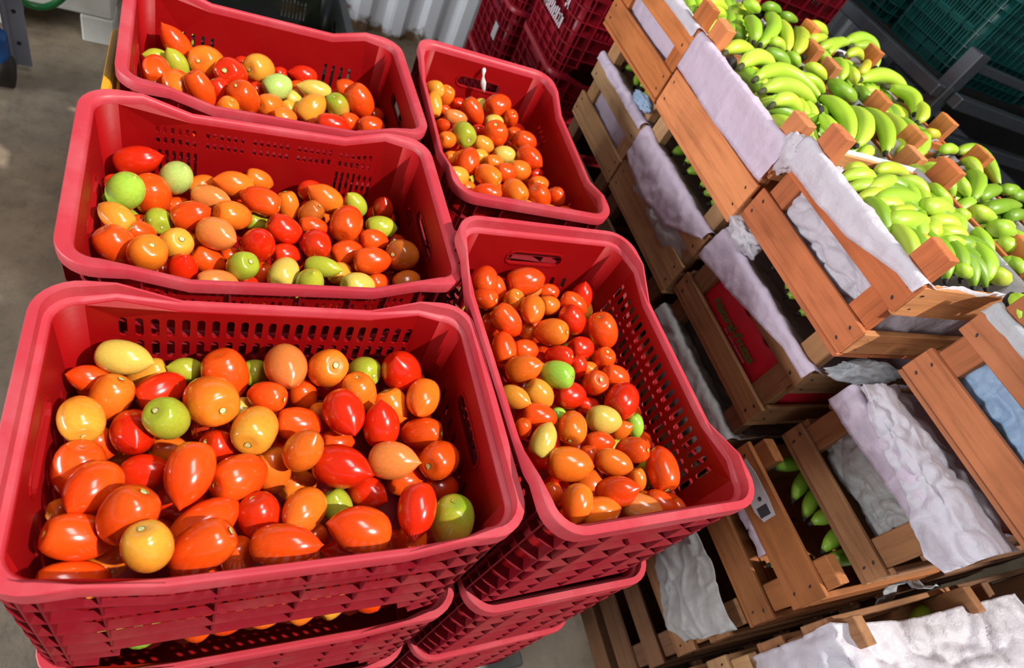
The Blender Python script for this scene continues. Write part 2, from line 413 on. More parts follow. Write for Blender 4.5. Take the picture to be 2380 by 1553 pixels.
def crate_meshes(kind, D, rim_c, wall_c, rib_c):
    key = (kind, rim_c)
    if key in CRATES: return CRATES[key]
    hx, hy = CL / 2, CW / 2
    path = rr_path(hx, hy, CR)
    parts = []
    mb = MB()
    sec2 = None
    if kind in ('oval', 'teal'):
        sec = [(0.0005, -0.026), (0, -0.0015), (0.0015, 0), (0.0112, 0), (0.0122, -0.016), (0.0180, -0.017), (0.0196, -0.019), (D0, -0.030)]
        sec2 = [(0.0010, -0.052), (0.0005, -0.0285), (0.0015, -0.027), (0.0045, -0.027), (0.0052, -0.0272), (0.0088, -0.0276), (0.0104, -0.0295), (MIDD, -0.052)]
    else:
        sec = [(0.0005, -0.020), (0, -0.002), (0.0015, 0), (0.0145, -0.0003), (0.0175, -0.002), (0.0198, -0.008), (D0, -0.022)]
        sec2 = [(0.0005, -0.020 - D), (0, -0.002 - D), (0.0015, -D), (0.0070, -D - 0.0003), (0.0092, -D - 0.002), (0.0106, -D - 0.008), (MIDD, -D - 0.022)]
    if kind == 'teal': sec2 = None
    sweep(mb, path, sec, D, sec2=sec2)
    me = mb.mesh('rim', MAT[rim_c]); smooth_by_angle(me, 0.7); parts.append(('rim', me))
    # ---- holes
    LH, SH = [], []
    if kind == 'oval':
        for r_ in range(4):
            for i in range(22): LH.append(slot((i - 10.5) * 0.0182, -0.072 - r_ * 0.0455, 0.0096, 0.0365))
        SH.append(slot(0, -0.068, 0.116, 0.026))
        for r_ in range(3):
            for i in range(8): SH.append(slot((i - 3.5) * 0.027, -0.125 - r_ * 0.042, 0.009, 0.028, slant=0.18))
    elif kind == 'fine':
        for g in range(5):
            for i in range(6):
                for r_ in range(2): LH.append(slot((g - 2) * 0.0745 + (i - 2.5) * 0.0108, -0.055 - r_ * 0.0205, 0.0052, 0.0135, 4))
        for sgn in (-1, 1):
            for i in range(7): LH.append(slot(sgn * (0.185 - i * 0.0108), -0.125, 0.0050, 0.062, 4))
        SH.append(slot(0, -0.075, 0.118, 0.028))
        for sgn in (-1, 1):
            for i in range(3): SH.append(slot(sgn * (0.075 + i * 0.013), -0.115, 0.0055, 0.03, 4))
    elif kind == 'few':
        for sgn in (-1, 1):
            for i in range(4): LH.append(slot(sgn * (0.12 + i * 0.0185), -0.125, 0.0065, 0.062, 4))
        SH.append(slot(0, -0.072, 0.116, 0.030))
        for i in range(4): SH.append(slot((i - 1.5) * 0.018, -0.16, 0.0065, 0.05, 4))
    else:
        for r_ in range(2):
            for i in range(30):
                LH.append(slot((i - 14.5) * 0.0142, -0.10 - r_ * 0.115, 0.0062, 0.095, 3))
            for i in range(16): SH.append(slot((i - 7.5) * 0.0142, -0.10 - r_ * 0.115, 0.0062, 0.095, 3))
    ul, us = hx - CR, hy - CR
    arch = kind != 'teal'
    top = -0.022 if kind in ('oval', 'teal') else -0.016 if kind != 'fine' else -0.012
    bl = [(-ul, -CH), (-0.2, -CH), (-0.155, -CH + 0.066), (0.155, -CH + 0.066), (0.2, -CH), (ul, -CH)] if arch else [(-ul, -CH), (ul, -CH)]
    tl = [(ul, top)] + [(x, (top + dip(x, D)) if kind != 'oval' else (top + dip(x, D) * 0.6)) for x in (0.195, 0.125, -0.125, -0.195)] + [(-ul, top)]
    for sgn in (-1, 1):
        mp = plate(bl + tl, LH, lambda u, z, t, s_=sgn: (u, s_ * (hy - wall_dl(u, z) + t), z), TH)
        parts.append(('side_wall', mp.mesh('side_wall', MAT[wall_c])))
    for sgn in (-1, 1):
        mp = plate([(-us, -CH), (us, -CH), (us, top), (-us, top)], SH, lambda u, z, t, s_=sgn: (s_ * (hx - wall_d(z) + t), u, z), TH)
        parts.append(('end_wall', mp.mesh('end_wall', MAT[wall_c])))
    for cx, cy, a0 in ((ul, us, 0), (-ul, us, 1), (-ul, -us, 2), (ul, -us, 3)):     # the four rounded corners
        vs, na = [], 7; mb = MB()
        for t in (0, TH):
            for z in (top, -CH):
                for i in range(na + 1):
                    a = (a0 + i / na) * math.pi / 2; r_ = CR - wall_d(z) + t
                    vs.append((cx + r_ * math.cos(a), cy + r_ * math.sin(a), z))
        q = na + 1; fs = []
        for o_ in (0, 2 * q): fs += [(o_ + i, o_ + i + 1, o_ + q + 1 + i, o_ + q + i) for i in range(na)]
        fs += [(i, i + 1, 2 * q + i + 1, 2 * q + i) for i in range(na)] + [(q + i, q + i + 1, 3 * q + i + 1, 3 * q + i) for i in range(na)]
        mb.add(vs, fs); parts.append(('corner', mb.mesh('corner', MAT[wall_c], True)))
    mb = MB(); e = wall_d(-CH) - 0.001
    mb.box(-hx + e, hx - e, -hy + e + 0.0, hy - e, -CH + 0.062, -CH + 0.066)
    parts.append(('base', mb.mesh('base', MAT[wall_c])))
    # ---- outside ribs
    mb = MB()
    zs = [-0.062, -0.108, -0.156, -0.204, -0.247, -0.28, -0.3125]
    for z in zs:
        d1 = wall_d(z) - TH + 0.0005
        sc = [(rib_d(z), z), (d1, z), (d1, z - 0.0022), (rib_d(z), z - 0.0022)]
        d2 = d1 + MIDD - D0; sc2 = [(rib_d(z) * 0.6, z), (d2, z), (d2, z - 0.0022), (rib_d(z) * 0.6, z - 0.0022)]
        if z > -0.26 or not arch:
            sweep(mb, rr_path(hx, hy, CR, na=5), sc, D, zdip=(z > -0.1), sec2=sc2, fin=True)
        else:
            lim = 0.176 if z > -0.29 else 0.2
            pth = rr_path(hx, hy, CR, xs=(-lim, lim), na=5)
            sweep(mb, pth, sc, D, zdip=False, sec2=sc2, fin=True, keep=lambda p, q: not (p[4] is not None and q[4] is not None))
    lx = [-0.228, -0.182, -0.075, 0.02, 0.095, 0.15, 0.2, 0.228] if kind != 'teal' else [i * 0.045 for i in range(-5, 6)]
    for sgn in (-1, 1):
        for x in lx:
            zt = -0.018 + dip(x, D); zb = -CH if (abs(x) >= 0.2 or not arch) else (-0.247 if abs(x) < 0.155 else -0.28)
            ya = [hy - rib_d(zt), hy - wall_dl(x, zt) + TH, hy - wall_dl(x, zb) + TH, hy - rib_d(zb)]
            vs = []
            for xx in (x - 0.0012, x + 0.0012): vs += [(xx, sgn * ya[0], zt), (xx, sgn * ya[1], zt), (xx, sgn * ya[2], zb), (xx, sgn * ya[3], zb)]
            mb.add(vs, [(0, 1, 2, 3), (7, 6, 5, 4), (0, 4, 5, 1), (1, 5, 6, 2), (2, 6, 7, 3), (3, 7, 4, 0)])
        for y in (-0.13, -0.075, 0.0, 0.075, 0.13):
            zt, zb = (-0.018 if abs(y) > 0.06 else -0.1), -CH
            xa = [hx - rib_d(zt), hx - wall_d(zt) + TH, hx - wall_d(zb) + TH, hx - rib_d(zb)]; vs = []
            for yy in (y - 0.0012, y + 0.0012): vs += [(sgn * xa[0], yy, zt), (sgn * xa[1], yy, zt), (sgn * xa[2], yy, zb), (sgn * xa[3], yy, zb)]
            mb.add(vs, [(0, 1, 2, 3), (7, 6, 5, 4), (0, 4, 5, 1), (1, 5, 6, 2), (2, 6, 7, 3), (3, 7, 4, 0)])
    for cx, cy, a0 in ((ul, us, 0), (-ul, us, 1), (-ul, -us, 2), (ul, -us, 3)):
        for fr in (0.25, 0.75):
            a = (a0 + fr) * math.pi / 2; c_, s_ = math.cos(a), math.sin(a); t = 0.0012; vs = []
            for k in (-t, t):
                for r_, z in ((CR - 0.003, -0.018), (CR - wall_d(-0.018) + TH, -0.018), (CR - wall_d(-CH) + TH, -CH), (CR - rib_d(-CH), -CH)):
                    vs.append((cx + c_ * r_ - s_ * k, cy + s_ * r_ + c_ * k, z))
            mb.add(vs, [(0, 1, 2, 3), (7, 6, 5, 4), (0, 4, 5, 1), (1, 5, 6, 2), (2, 6, 7, 3), (3, 7, 4, 0)])
    parts.append(('rib_grid', mb.mesh('rib_grid', MAT[rib_c])))
    if kind != 'teal':                                           # lip around each hand hole
        for sgn in (-1, 1):
            z0 = -0.068 if kind == 'oval' else (-0.075 if kind == 'fine' else -0.072)
            lp = slot(0, z0, 0.124, 0.034); li = slot(0, z0, 0.116, 0.027)
            mp = plate(lp, [li], lambda u, z, t, s_=sgn: (s_ * (hx - wall_d(z) - 0.0015 + t), u, z), 0.007)
            parts.append(('hand_hole_lip', mp.mesh('hand_hole_lip', MAT[wall_c])))
    CRATES[key] = parts
    return parts
STYLE = {'red': ('rim', 'crate', 'rib'), 'deep': ('crate_dark', 'crate_dark', 'crate_dark'), 'black': ('black',) * 3, 'yellow': ('yellow',) * 3, 'teal': ('teal',) * 3}
def crate(name, kind, style, loc, rot, label, cat='crate', group=None, zs=1.0):
    D = {'oval': 0.027, 'fine': 0.023, 'few': 0.022, 'teal': 0.0001}[kind]
    o = empty(name, loc); o.rotation_mode = 'XYZ'; o.rotation_euler = rot; o.scale = (1, 1, zs)
    for nm, me in crate_meshes(kind, D, *STYLE[style]): link(nm, me, o)
    tag(o, label, cat, group)
    return o

# poses of the five filled top crates: x, y, z, yaw, tilt x, tilt y
POSE = {'A': (0, 0, 0, 0, -0.0049, -0.0041), 'B': (0.0052, 0.4003, -0.0009, 0.0217, 0.0111, -0.0164), 'C': (0.0304, 0.8374, -0.0342, 0.027, -0.0125, 0.0083),
        'D': (0.5121, 0.7466, -0.0176, -0.0266, 0.0126, 0.005), 'E': (0.4621, 0.0761, 0.0361, 0.0375, 0.019, 0.0112)}
KIND = {'A': 'oval', 'B': 'fine', 'C': 'few', 'D': 'few', 'E': 'oval'}
WHERE = {'A': 'nearest red crate at the front left', 'B': 'middle red crate of the left column', 'C': 'farthest red crate of the left column',
         'D': 'farther red crate of the right column', 'E': 'nearer red crate of the right column'}
BASE = -0.945
stack_shift = {'A': [(0.010, -0.012), (0.010, -0.014)], 'B': [(0, 0), (0.003, 0)], 'C': [(0.004, 0), (0, 0)], 'D': [(-0.01, 0.0), (0, 0)], 'E': [(0.012, -0.006), (0.012, -0.006)]}
top_crates = {}
for n_ in 'ABCDE':
    x, y, z, yaw, tx, ty = POSE[n_]
    turn = math.pi / 2 if n_ in 'DE' else 0.0
    zs = (z - BASE) / 3 / CH
    rot = (Matrix.Rotation(yaw, 3, 'Z') @ Matrix.Rotation(ty, 3, 'Y') @ Matrix.Rotation(tx, 3, 'X') @ Matrix.Rotation(turn, 3, 'Z')).to_euler()
    lab = {'A': 'red plastic crate of tomatoes with oval slots, nearest on the left', 'B': 'red plastic crate of tomatoes with fine slot groups, middle of left column',
           'C': 'red plastic crate of tomatoes, farthest of the left column', 'D': 'red plastic crate of tomatoes turned lengthwise, far right with white scrap',
           'E': 'red plastic crate of tomatoes turned lengthwise, near right by banana boxes'}[n_]
    top_crates[n_] = crate('tomato_crate', KIND[n_], 'red', (x, y, z), rot, lab, group='top tomato crates', zs=zs)
    for lev in (1, 2):
        dx, dy = stack_shift[n_][lev - 1]
        kd = KIND[n_] if not (n_ == 'E' and lev == 2) else 'fine'
        crate('tomato_crate', kd, 'red', (x + dx, y + dy, z - lev * CH * zs), (0, 0, yaw * 0.5 + turn),
              'red plastic crate %s beneath the %s' % (('second', 'third')[lev - 1], WHERE[n_]), group='lower tomato crates', zs=zs)
m = MB(); m.box(-0.33, 0.685, -0.215, 1.07, BASE - 0.022, BASE - 0.0005, 0.004)
pl = empty('platform', (0, 0, 0)); m.obj('deck_plate', MAT['plate'], pl)
for px in (-0.28, 0.62):
    for py in (-0.14, 1.0):
        q = MB(); q.box(px - 0.05, px + 0.05, py - 0.05, py + 0.05, FLOOR, BASE - 0.022); q.obj('foot', MAT['plate'], pl)
for py in (-0.2, 1.03):
    q = MB(); q.box(-0.32, 0.675, py, py + 0.03, FLOOR + 0.02, BASE - 0.022); q.obj('edge_beam', MAT['plate'], pl)
tag(pl, 'low grey steel platform under the stacked red crates', 'platform')

# ------------------------------------------------------------------ tomatoes
def tomato_mesh(tip, lobes, amp, shoulder, seed):
    rnd = random.Random(seed); mb = MB(); nu, nv = 20, 15; ph = rnd.uniform(0, 6.28)
    ring = []
    for j in range(1, nv):
        z = -math.cos(math.pi * (j - 0.35) / (nv - 0.7))
        r = max(0.0, 1 - abs(z) ** 2.35) ** (0.5 if z < 0 else 0.56)
        if z > 0: r *= 1 - 0.07 * z * (0.6 + tip)
        zz = z
        if z < -0.80: zz = z + shoulder * (-0.80 - z) * 1.6
        if z > 0.9: zz = z + tip * 0.9 * (z - 0.9)
        ring.append((r, zz, z))
    vs = []
    for r, zz, z in ring:
        for k in range(nu):
            a = 2 * math.pi * k / nu
            q = r * (1 + amp * math.cos(lobes * a + ph) * (0.5 - 0.5 * z) + 0.012 * math.sin(2 * a + ph * 2))
            vs.append((q * math.cos(a), q * math.sin(a), zz + 0.02 * math.cos(a + ph)))
    b0 = len(vs); vs.append((0, 0, -1 + shoulder * 0.34)); vs.append((0, 0, 1 + tip * 0.16))
    fs = []
    for j in range(nv - 2):
        for k in range(nu): fs.append((j * nu + k, j * nu + (k + 1) % nu, (j + 1) * nu + (k + 1) % nu, (j + 1) * nu + k))
    for k in range(nu):
        fs.append((b0, (k + 1) % nu, k)); fs.append((b0 + 1, (nv - 2) * nu + k, (nv - 2) * nu + (k + 1) % nu))
    mb.add(vs, fs)
    return mb.mesh('tomato_body', MAT['tomato'], True)
TMESH = {'t': [tomato_mesh(1.0, 3, 0.015, 0.45, 1), tomato_mesh(0.8, 4, 0.02, 0.5, 2), tomato_mesh(1.2, 2, 0.02, 0.5, 3)],
         'n': [tomato_mesh(0.35, 3, 0.02, 0.5, 4), tomato_mesh(0.2, 4, 0.02, 0.55, 5), tomato_mesh(0.5, 2, 0.015, 0.5, 6)],
         's': [tomato_mesh(0.4, 4, 0.03, 0.6, 7), tomato_mesh(0.3, 5, 0.025, 0.65, 8), tomato_mesh(0.5, 3, 0.035, 0.55, 9)]}
mb = MB(); vs = [(0, 0, -0.25)]; 
for rr_, zz in ((0.45, -0.22), (0.8, -0.28), (1.0, 0.0)):
    for k in range(12):
        a = 2 * math.pi * k / 12; q = rr_ * (1 + 0.08 * math.sin(3 * a)); vs.append((q * math.cos(a), q * math.sin(a), zz))
fs = [(0, 1 + (k + 1) % 12, 1 + k) for k in range(12)]
for j in range(2):
    for k in range(12): fs.append((1 + j * 12 + k, 1 + j * 12 + (k + 1) % 12, 13 + j * 12 + (k + 1) % 12, 13 + j * 12 + k))
mb.add(vs, fs); SCAR = mb.mesh('stem_scar', MAT['scar'], True)

TC = {  # code: (skin, skin towards the stem, word)
 'R': (S(216, 36, 8), S(212, 48, 12), 'red'), 'M': (S(226, 66, 12), S(226, 84, 18), 'orange red'), 'O': (S(232, 104, 26), S(232, 122, 30), 'orange'),
 'Y': (S(232, 142, 42), S(222, 158, 52), 'yellow orange'), 'P': (S(226, 124, 58), S(222, 136, 64), 'pale orange'), 'L': (S(212, 178, 78), S(204, 184, 80), 'pale yellow'),
 'G': (S(176, 178, 52), S(160, 172, 48), 'yellow green'), 'K': (S(166, 208, 70), S(150, 200, 66), 'bright green'), 'k': (S(182, 206, 110), S(170, 200, 100), 'pale green'),
 'H': (S(222, 142, 64), S(140, 168, 40), 'half green orange'), 'D': (S(176, 36, 10), S(170, 46, 14), 'dark red'), 'B': (S(206, 100, 28), S(176, 92, 30), 'brownish orange')}
CROP = {'A': (0, 600, 1.6296), 'B': (50, 0, 2.1636), 'C': (50, 0, 2.1636), 'D1': (900, 0, 3.967), 'D2': (950, 50, 1.2424), 'E': (950, 50, 1.2424)}
# x, y, long, wide, direction of the shown end, end (t tip, s stem, n neither), colour, lift
TOM = {'A': [
(465,377,205,135,10,'t','L',1),(320,458,160,110,190,'t','M',0),(560,435,150,105,160,'n','Y',-.6),(420,527,190,150,-60,'s','O',1),(283,612,186,162,80,'s','Y',1),
(605,505,195,135,-25,'n','R',0),(705,425,130,98,190,'t','G',0),(855,440,200,165,70,'n','M',.3),(965,435,110,105,0,'n','G',-.6),(1083,412,182,158,75,'t','P',1),
(1240,418,154,148,-20,'s','O',1),(1380,430,128,116,20,'s','G',.3),(1520,430,170,155,-110,'t','R',1),(1603,530,158,132,105,'t','O',1),(800,540,206,192,40,'s','O',1),
(633,608,172,158,215,'s','G',1),(920,580,130,110,0,'n','L',-.7),(1015,525,150,118,10,'s','M',.1),(1145,522,125,110,80,'n','M',-.5),(1360,510,155,135,80,'n','O',.1),
(1485,565,160,125,70,'n','O',0),(967,650,188,168,115,'s','Y',1),(1130,628,180,130,5,'n','M',.1),(1303,585,195,158,65,'t','R',1),(1445,635,190,140,-90,'t','R',1),
(1600,665,175,122,0,'s','M',0),(505,662,178,165,80,'t','R',.2),(375,705,140,120,60,'n','M',0),(835,718,150,135,20,'n','R',-.4),(1150,727,172,145,-50,'t','O',1),
(1275,700,130,105,0,'n','M',-.7),(1665,765,158,146,150,'s','M',1),(1485,767,202,145,5,'t','P',1),(1290,790,235,165,15,'t','R',1),(265,800,215,182,100,'n','M',.2),
(355,868,230,180,135,'t','M',1),(545,812,180,138,-5,'t','R',0),(720,810,265,175,105,'t','M',1),(905,832,210,180,-20,'n','M',.9),(1030,800,185,140,80,'n','O',0),
(635,725,140,105,0,'n','O',-.7),(450,770,110,90,0,'n','Y',-.8),(1125,860,140,120,0,'n','O',-.7),(1390,885,165,120,25,'t','R',0),(1530,845,140,110,0,'n','M',-.7),
(1680,870,130,110,0,'n','D',-.7),(485,972,240,200,-55,'s','M',1),(680,930,195,150,0,'n','R',-.5),(775,1010,265,172,-35,'n','M',1),(985,980,185,160,70,'n','R',.1),
(1152,957,188,158,130,'t','O',1),(1275,940,150,120,60,'n','G',-.5),(1580,950,225,150,95,'t','R',1),(1712,998,195,172,100,'n','H',1),(1370,1030,255,178,190,'t','M',1),
(258,1060,262,178,5,'n','M',1),(595,1045,150,120,0,'n','D',-.8),(425,1130,200,150,-40,'n','O',-.4),(553,1160,205,180,250,'s','Y',1),(770,1140,260,190,-30,'s','M',1),
(900,1130,150,130,80,'n','M',-.5),(1075,1125,272,165,0,'t','M',1),(1185,1080,150,120,90,'n','M',-.7),(1315,1125,185,120,185,'t','R',-.1),(1490,1090,130,120,0,'n','M',-.7),
(1565,1105,145,120,-80,'s','M',0),(235,1225,255,150,-5,'n','M',.2),(230,960,120,100,0,'n','O',-.7),(1215,605,120,100,90,'n','O',-.7),(800,650,150,100,0,'n','D',-.9),(1070,730,110,100,90,'n','R',-.8)],
'B': [
(580,808,235,150,-10,'t','R',1),(525,958,205,182,-55,'t','K',1),(778,893,178,158,-50,'t','k',1),(655,985,212,188,80,'n','M',.1),(430,915,100,90,0,'n','R',-.5),
(400,995,95,85,0,'n','G',-.5),(450,1090,188,135,35,'s','Y',1),(690,1110,138,130,60,'s','G',.4),(430,1230,230,185,45,'n','M',1),(590,1165,165,120,200,'s','M',0),
(632,1275,196,188,-60,'s','O',1),(775,1228,168,160,-40,'s','Y',1),(850,1085,200,148,-20,'t','M',1),(905,940,155,120,-20,'n','O',0),(945,995,200,130,10,'t','P',.4),
(1075,930,200,140,195,'t','O',.5),(1190,905,145,105,20,'n','O',0),(1060,1085,182,152,10,'n','O',1),(1207,1012,208,140,20,'s','M',1),(980,1177,205,165,20,'t','P',1),
(790,1040,130,100,0,'n','M',-.6),(1180,1115,110,100,0,'n','G',-.5),(1340,1035,165,115,80,'n','O',-.2),(1455,960,120,110,0,'n','R',-.2),(1530,1000,195,140,215,'t','O',1),
(1680,1030,138,110,235,'t','G',.2),(1815,1055,135,112,-80,'t','D',-.3),(1635,1125,185,165,-70,'n','M',1),(1805,1145,160,122,0,'n','G',.3),(1455,1072,145,115,-40,'s','B',0),
(1320,1155,190,148,30,'n','R',1),(1465,1140,150,100,10,'n','M',-.5),(1190,1233,178,168,-55,'t','R',1),(1483,1228,158,148,-90,'n','R',1),(1328,1282,145,120,0,'n','R',0),
(1770,1210,145,118,0,'n','M',.2),(1630,1272,165,130,-20,'n','M',0),(1758,1312,198,138,0,'n','M',1),(1930,1285,172,162,190,'s','B',1),(810,1352,170,150,-80,'t','R',.6),
(935,1312,175,135,30,'n','M',0),(1110,1340,162,148,-30,'s','G',1),(1050,1285,110,90,0,'n','M',-.6),(980,1425,205,140,0,'n','P',.5),(1318,1378,172,150,-60,'n','L',1),
(1510,1343,195,108,10,'t','G',.8),(1450,1424,160,145,-70,'t','G',1.3),(1600,1375,125,115,0,'n','Y',-.4),(1690,1440,170,145,0,'n','L',1),(1790,1422,110,100,0,'n','M',-.3),
(1210,1385,140,115,90,'n','M',-.4),(1935,1420,148,120,-20,'n','B',.2),(1860,1372,125,105,0,'n','D',-.6),(1880,1222,105,90,0,'n','D',-.6),(380,1325,130,105,0,'n','R',-.6),
(720,1362,115,100,0,'n','R',-.6),(870,1215,100,95,0,'n','O',-.8),(545,1090,95,90,0,'n','G',-.8),(1130,1435,130,105,0,'n','R',-.5),(600,1125,120,95,0,'n','M',-.8)],
'C': [
(780,222,198,125,235,'t','M',1),(665,290,128,95,195,'t','G',0),(780,323,158,112,-120,'t','G',1),(643,352,152,140,-90,'n','M',1),(935,318,176,168,200,'s','O',1),
(1055,372,160,155,210,'s','R',1),(1195,345,155,142,180,'s','Y',1),(780,432,152,130,60,'s','O',.6),(775,392,120,90,180,'s','M',-.2),(900,447,195,125,60,'n','M',1),
(1000,462,150,115,60,'n','R',0),(1118,492,170,150,60,'n','M',1),(1250,530,128,116,0,'n','O',1),(1285,437,155,125,-20,'n','k',1),(1420,382,145,100,195,'t','R',.2),
(1480,452,175,98,195,'t','L',1),(1365,502,118,105,0,'n','L',-.1),(1455,547,175,128,-45,'n','Y',1),(1590,537,132,115,70,'n','H',.6),(1700,507,182,138,60,'n','M',1),
(1630,447,120,95,0,'n','M',-.2),(1650,612,100,90,0,'n','M',.2),(1560,628,172,110,10,'n','R',.5),(1755,640,138,112,0,'n','M',.5),(1320,592,128,100,180,'s','O',.5),
(1035,545,125,105,-60,'s','O',.5),(1780,585,95,90,0,'n','D',-.6),(1490,632,95,85,0,'n','M',-.2),(1350,548,95,90,0,'n','Y',-.5),(1115,318,85,80,0,'n','R',-.7),
(1190,455,95,85,0,'n','R',-.6),(1390,445,90,80,0,'n','M',-.7),(1300,372,75,70,0,'n','R',-.7)],
'D1': [
(405,715,192,165,0,'s','Y',.7),(525,860,215,172,-60,'s','O',.7),(430,970,245,160,90,'s','Y',.7),(825,920,175,155,-60,'n','L',0),(790,1020,275,180,60,'n','M',1),
(1020,977,245,212,-20,'n','M',1),(1140,1092,155,140,100,'n','M',.4),(660,962,140,120,0,'n','R',-.5),(625,1082,225,140,10,'n','P',.4),(705,1237,246,225,50,'s','G',1),
(1000,1237,256,228,-90,'s','M',1),(980,1130,185,150,0,'n','L',-.2),(1170,1240,155,140,0,'n','M',-.1),(1265,1302,235,190,200,'s','M',.7),(510,1160,150,130,0,'t','M',.4),
(550,1290,172,158,0,'n','O',.7),(885,1332,205,160,20,'n','Y',.4),(530,1012,110,90,0,'n','M',-.7),(840,1200,130,110,0,'n','R',-.7)],
'D2': [
(170,406,84,70,-70,'n','M',1),(230,447,88,66,30,'s','O',1),(125,395,50,44,0,'n','O',-.4),(140,448,68,60,0,'n','Y',.5),(228,497,95,62,190,'t','M',1),
(307,493,88,74,50,'s','O',1),(280,436,66,56,0,'n','M',-.1),(320,430,68,60,0,'n','O',.2),(348,393,88,66,35,'t','M',1),(275,385,68,52,0,'n','L',-.3),
(378,505,74,66,60,'n','M',.8),(427,507,62,50,80,'n','M',.4),(400,552,68,48,0,'n','Y',.4),(450,555,54,44,0,'n','M',.2),(170,482,48,44,0,'n','O',-.5),
(245,408,58,48,0,'n','O',-.5),(375,470,58,50,0,'n','O',-.5),(365,440,46,40,0,'n','R',-.7),(340,535,46,40,0,'n','Y',-.5),(205,390,50,44,0,'n','Y',-.5)],
'E': [
(205,703,88,76,-80,'n','M',1),(328,735,118,86,-10,'n','M',1),(250,772,84,64,70,'n','M',.2),(222,800,78,64,10,'s','M',.6),(302,808,74,64,-60,'s','O',.4),
(357,832,87,76,100,'t','O',1),(405,820,68,60,180,'s','O',.4),(355,775,56,50,0,'n','P',-.2),(400,776,66,52,0,'n','M',-.1),(498,797,92,64,-75,'t','R',.4),
(475,815,88,64,30,'n','M',.2),(282,862,112,80,50,'n','M',1),(473,862,92,78,60,'n','R',.7),(413,897,108,80,0,'s','O',1),(560,893,107,92,75,'n','M',1),
(235,872,58,52,90,'n','M',-.1),(345,897,52,46,90,'n','O',-.4),(497,943,77,68,0,'n','R',.2),(275,945,102,75,85,'s','M',1),(335,950,78,66,0,'n','M',.2),
(435,968,92,68,0,'s','R',.1),(488,997,72,56,90,'n','R',-.3),(563,975,74,66,-60,'s','M',.5),(330,1003,118,85,-15,'t','O',1),(430,1020,110,82,15,'s','K',1),
(520,1005,54,48,0,'n','O',-.5),(538,1045,80,75,-30,'s','M',.5),(597,1027,84,72,20,'n','M',.2),(463,1080,98,82,0,'n','R',.2),(376,1075,98,80,220,'s','Y',.7),
(617,1095,114,98,120,'s','R',1),(305,1085,100,68,20,'t','Y',.6),(515,1110,70,58,0,'n','R',-.1),(375,1140,108,78,10,'n','M',.4),(562,1150,104,84,10,'n','L',1),
(472,1173,102,88,95,'s','O',1),(652,1165,74,54,80,'n','K',.1),(610,1180,78,56,-20,'t','O',-.1),(388,1212,112,76,-65,'n','L',1),(432,1135,46,42,0,'n','K',-.6),
(550,1215,88,64,0,'n','M',.1),(648,1238,104,78,0,'s','M',1),(462,1278,142,104,5,'n','O',1),(520,1260,78,58,90,'n','M',-.3),(590,1273,112,78,15,'n','O',.6),
(660,1322,72,54,80,'n','O',.3),(733,1295,140,95,75,'s','M',1),(487,1390,124,92,100,'t','O',1),(598,1360,140,96,-10,'t','M',1),(415,1365,75,60,80,'n','M',0),
(655,1390,54,48,0,'n','M',-.5),(680,1375,54,46,0,'n','O',-.5),(728,1400,102,76,30,'n','M',.6),(556,1440,128,92,-10,'n','O',.7),(678,1430,128,82,10,'n','P',.8),
(783,1420,64,50,60,'n','M',.2),(330,1175,60,52,90,'n','M',-.4)]}
SURF = {'A': -0.110, 'B': -0.112, 'C': -0.145, 'D': -0.120, 'E': -0.072}
NAME = {'A': 'nearest red crate', 'B': 'middle left red crate', 'C': 'farthest left red crate', 'D': 'farther right red crate', 'E': 'nearer right red crate'}
CAMR, CAMD, CAMF = Vector(ROT[0]), Vector(ROT[1]), Vector(ROT[2])
allt = []
def inner(n_):                       # inside half sizes at fruit level
    h = (CL / 2 - 0.029, CW / 2 - 0.021)
    return h if n_ in 'ABC' else (h[1], h[0])
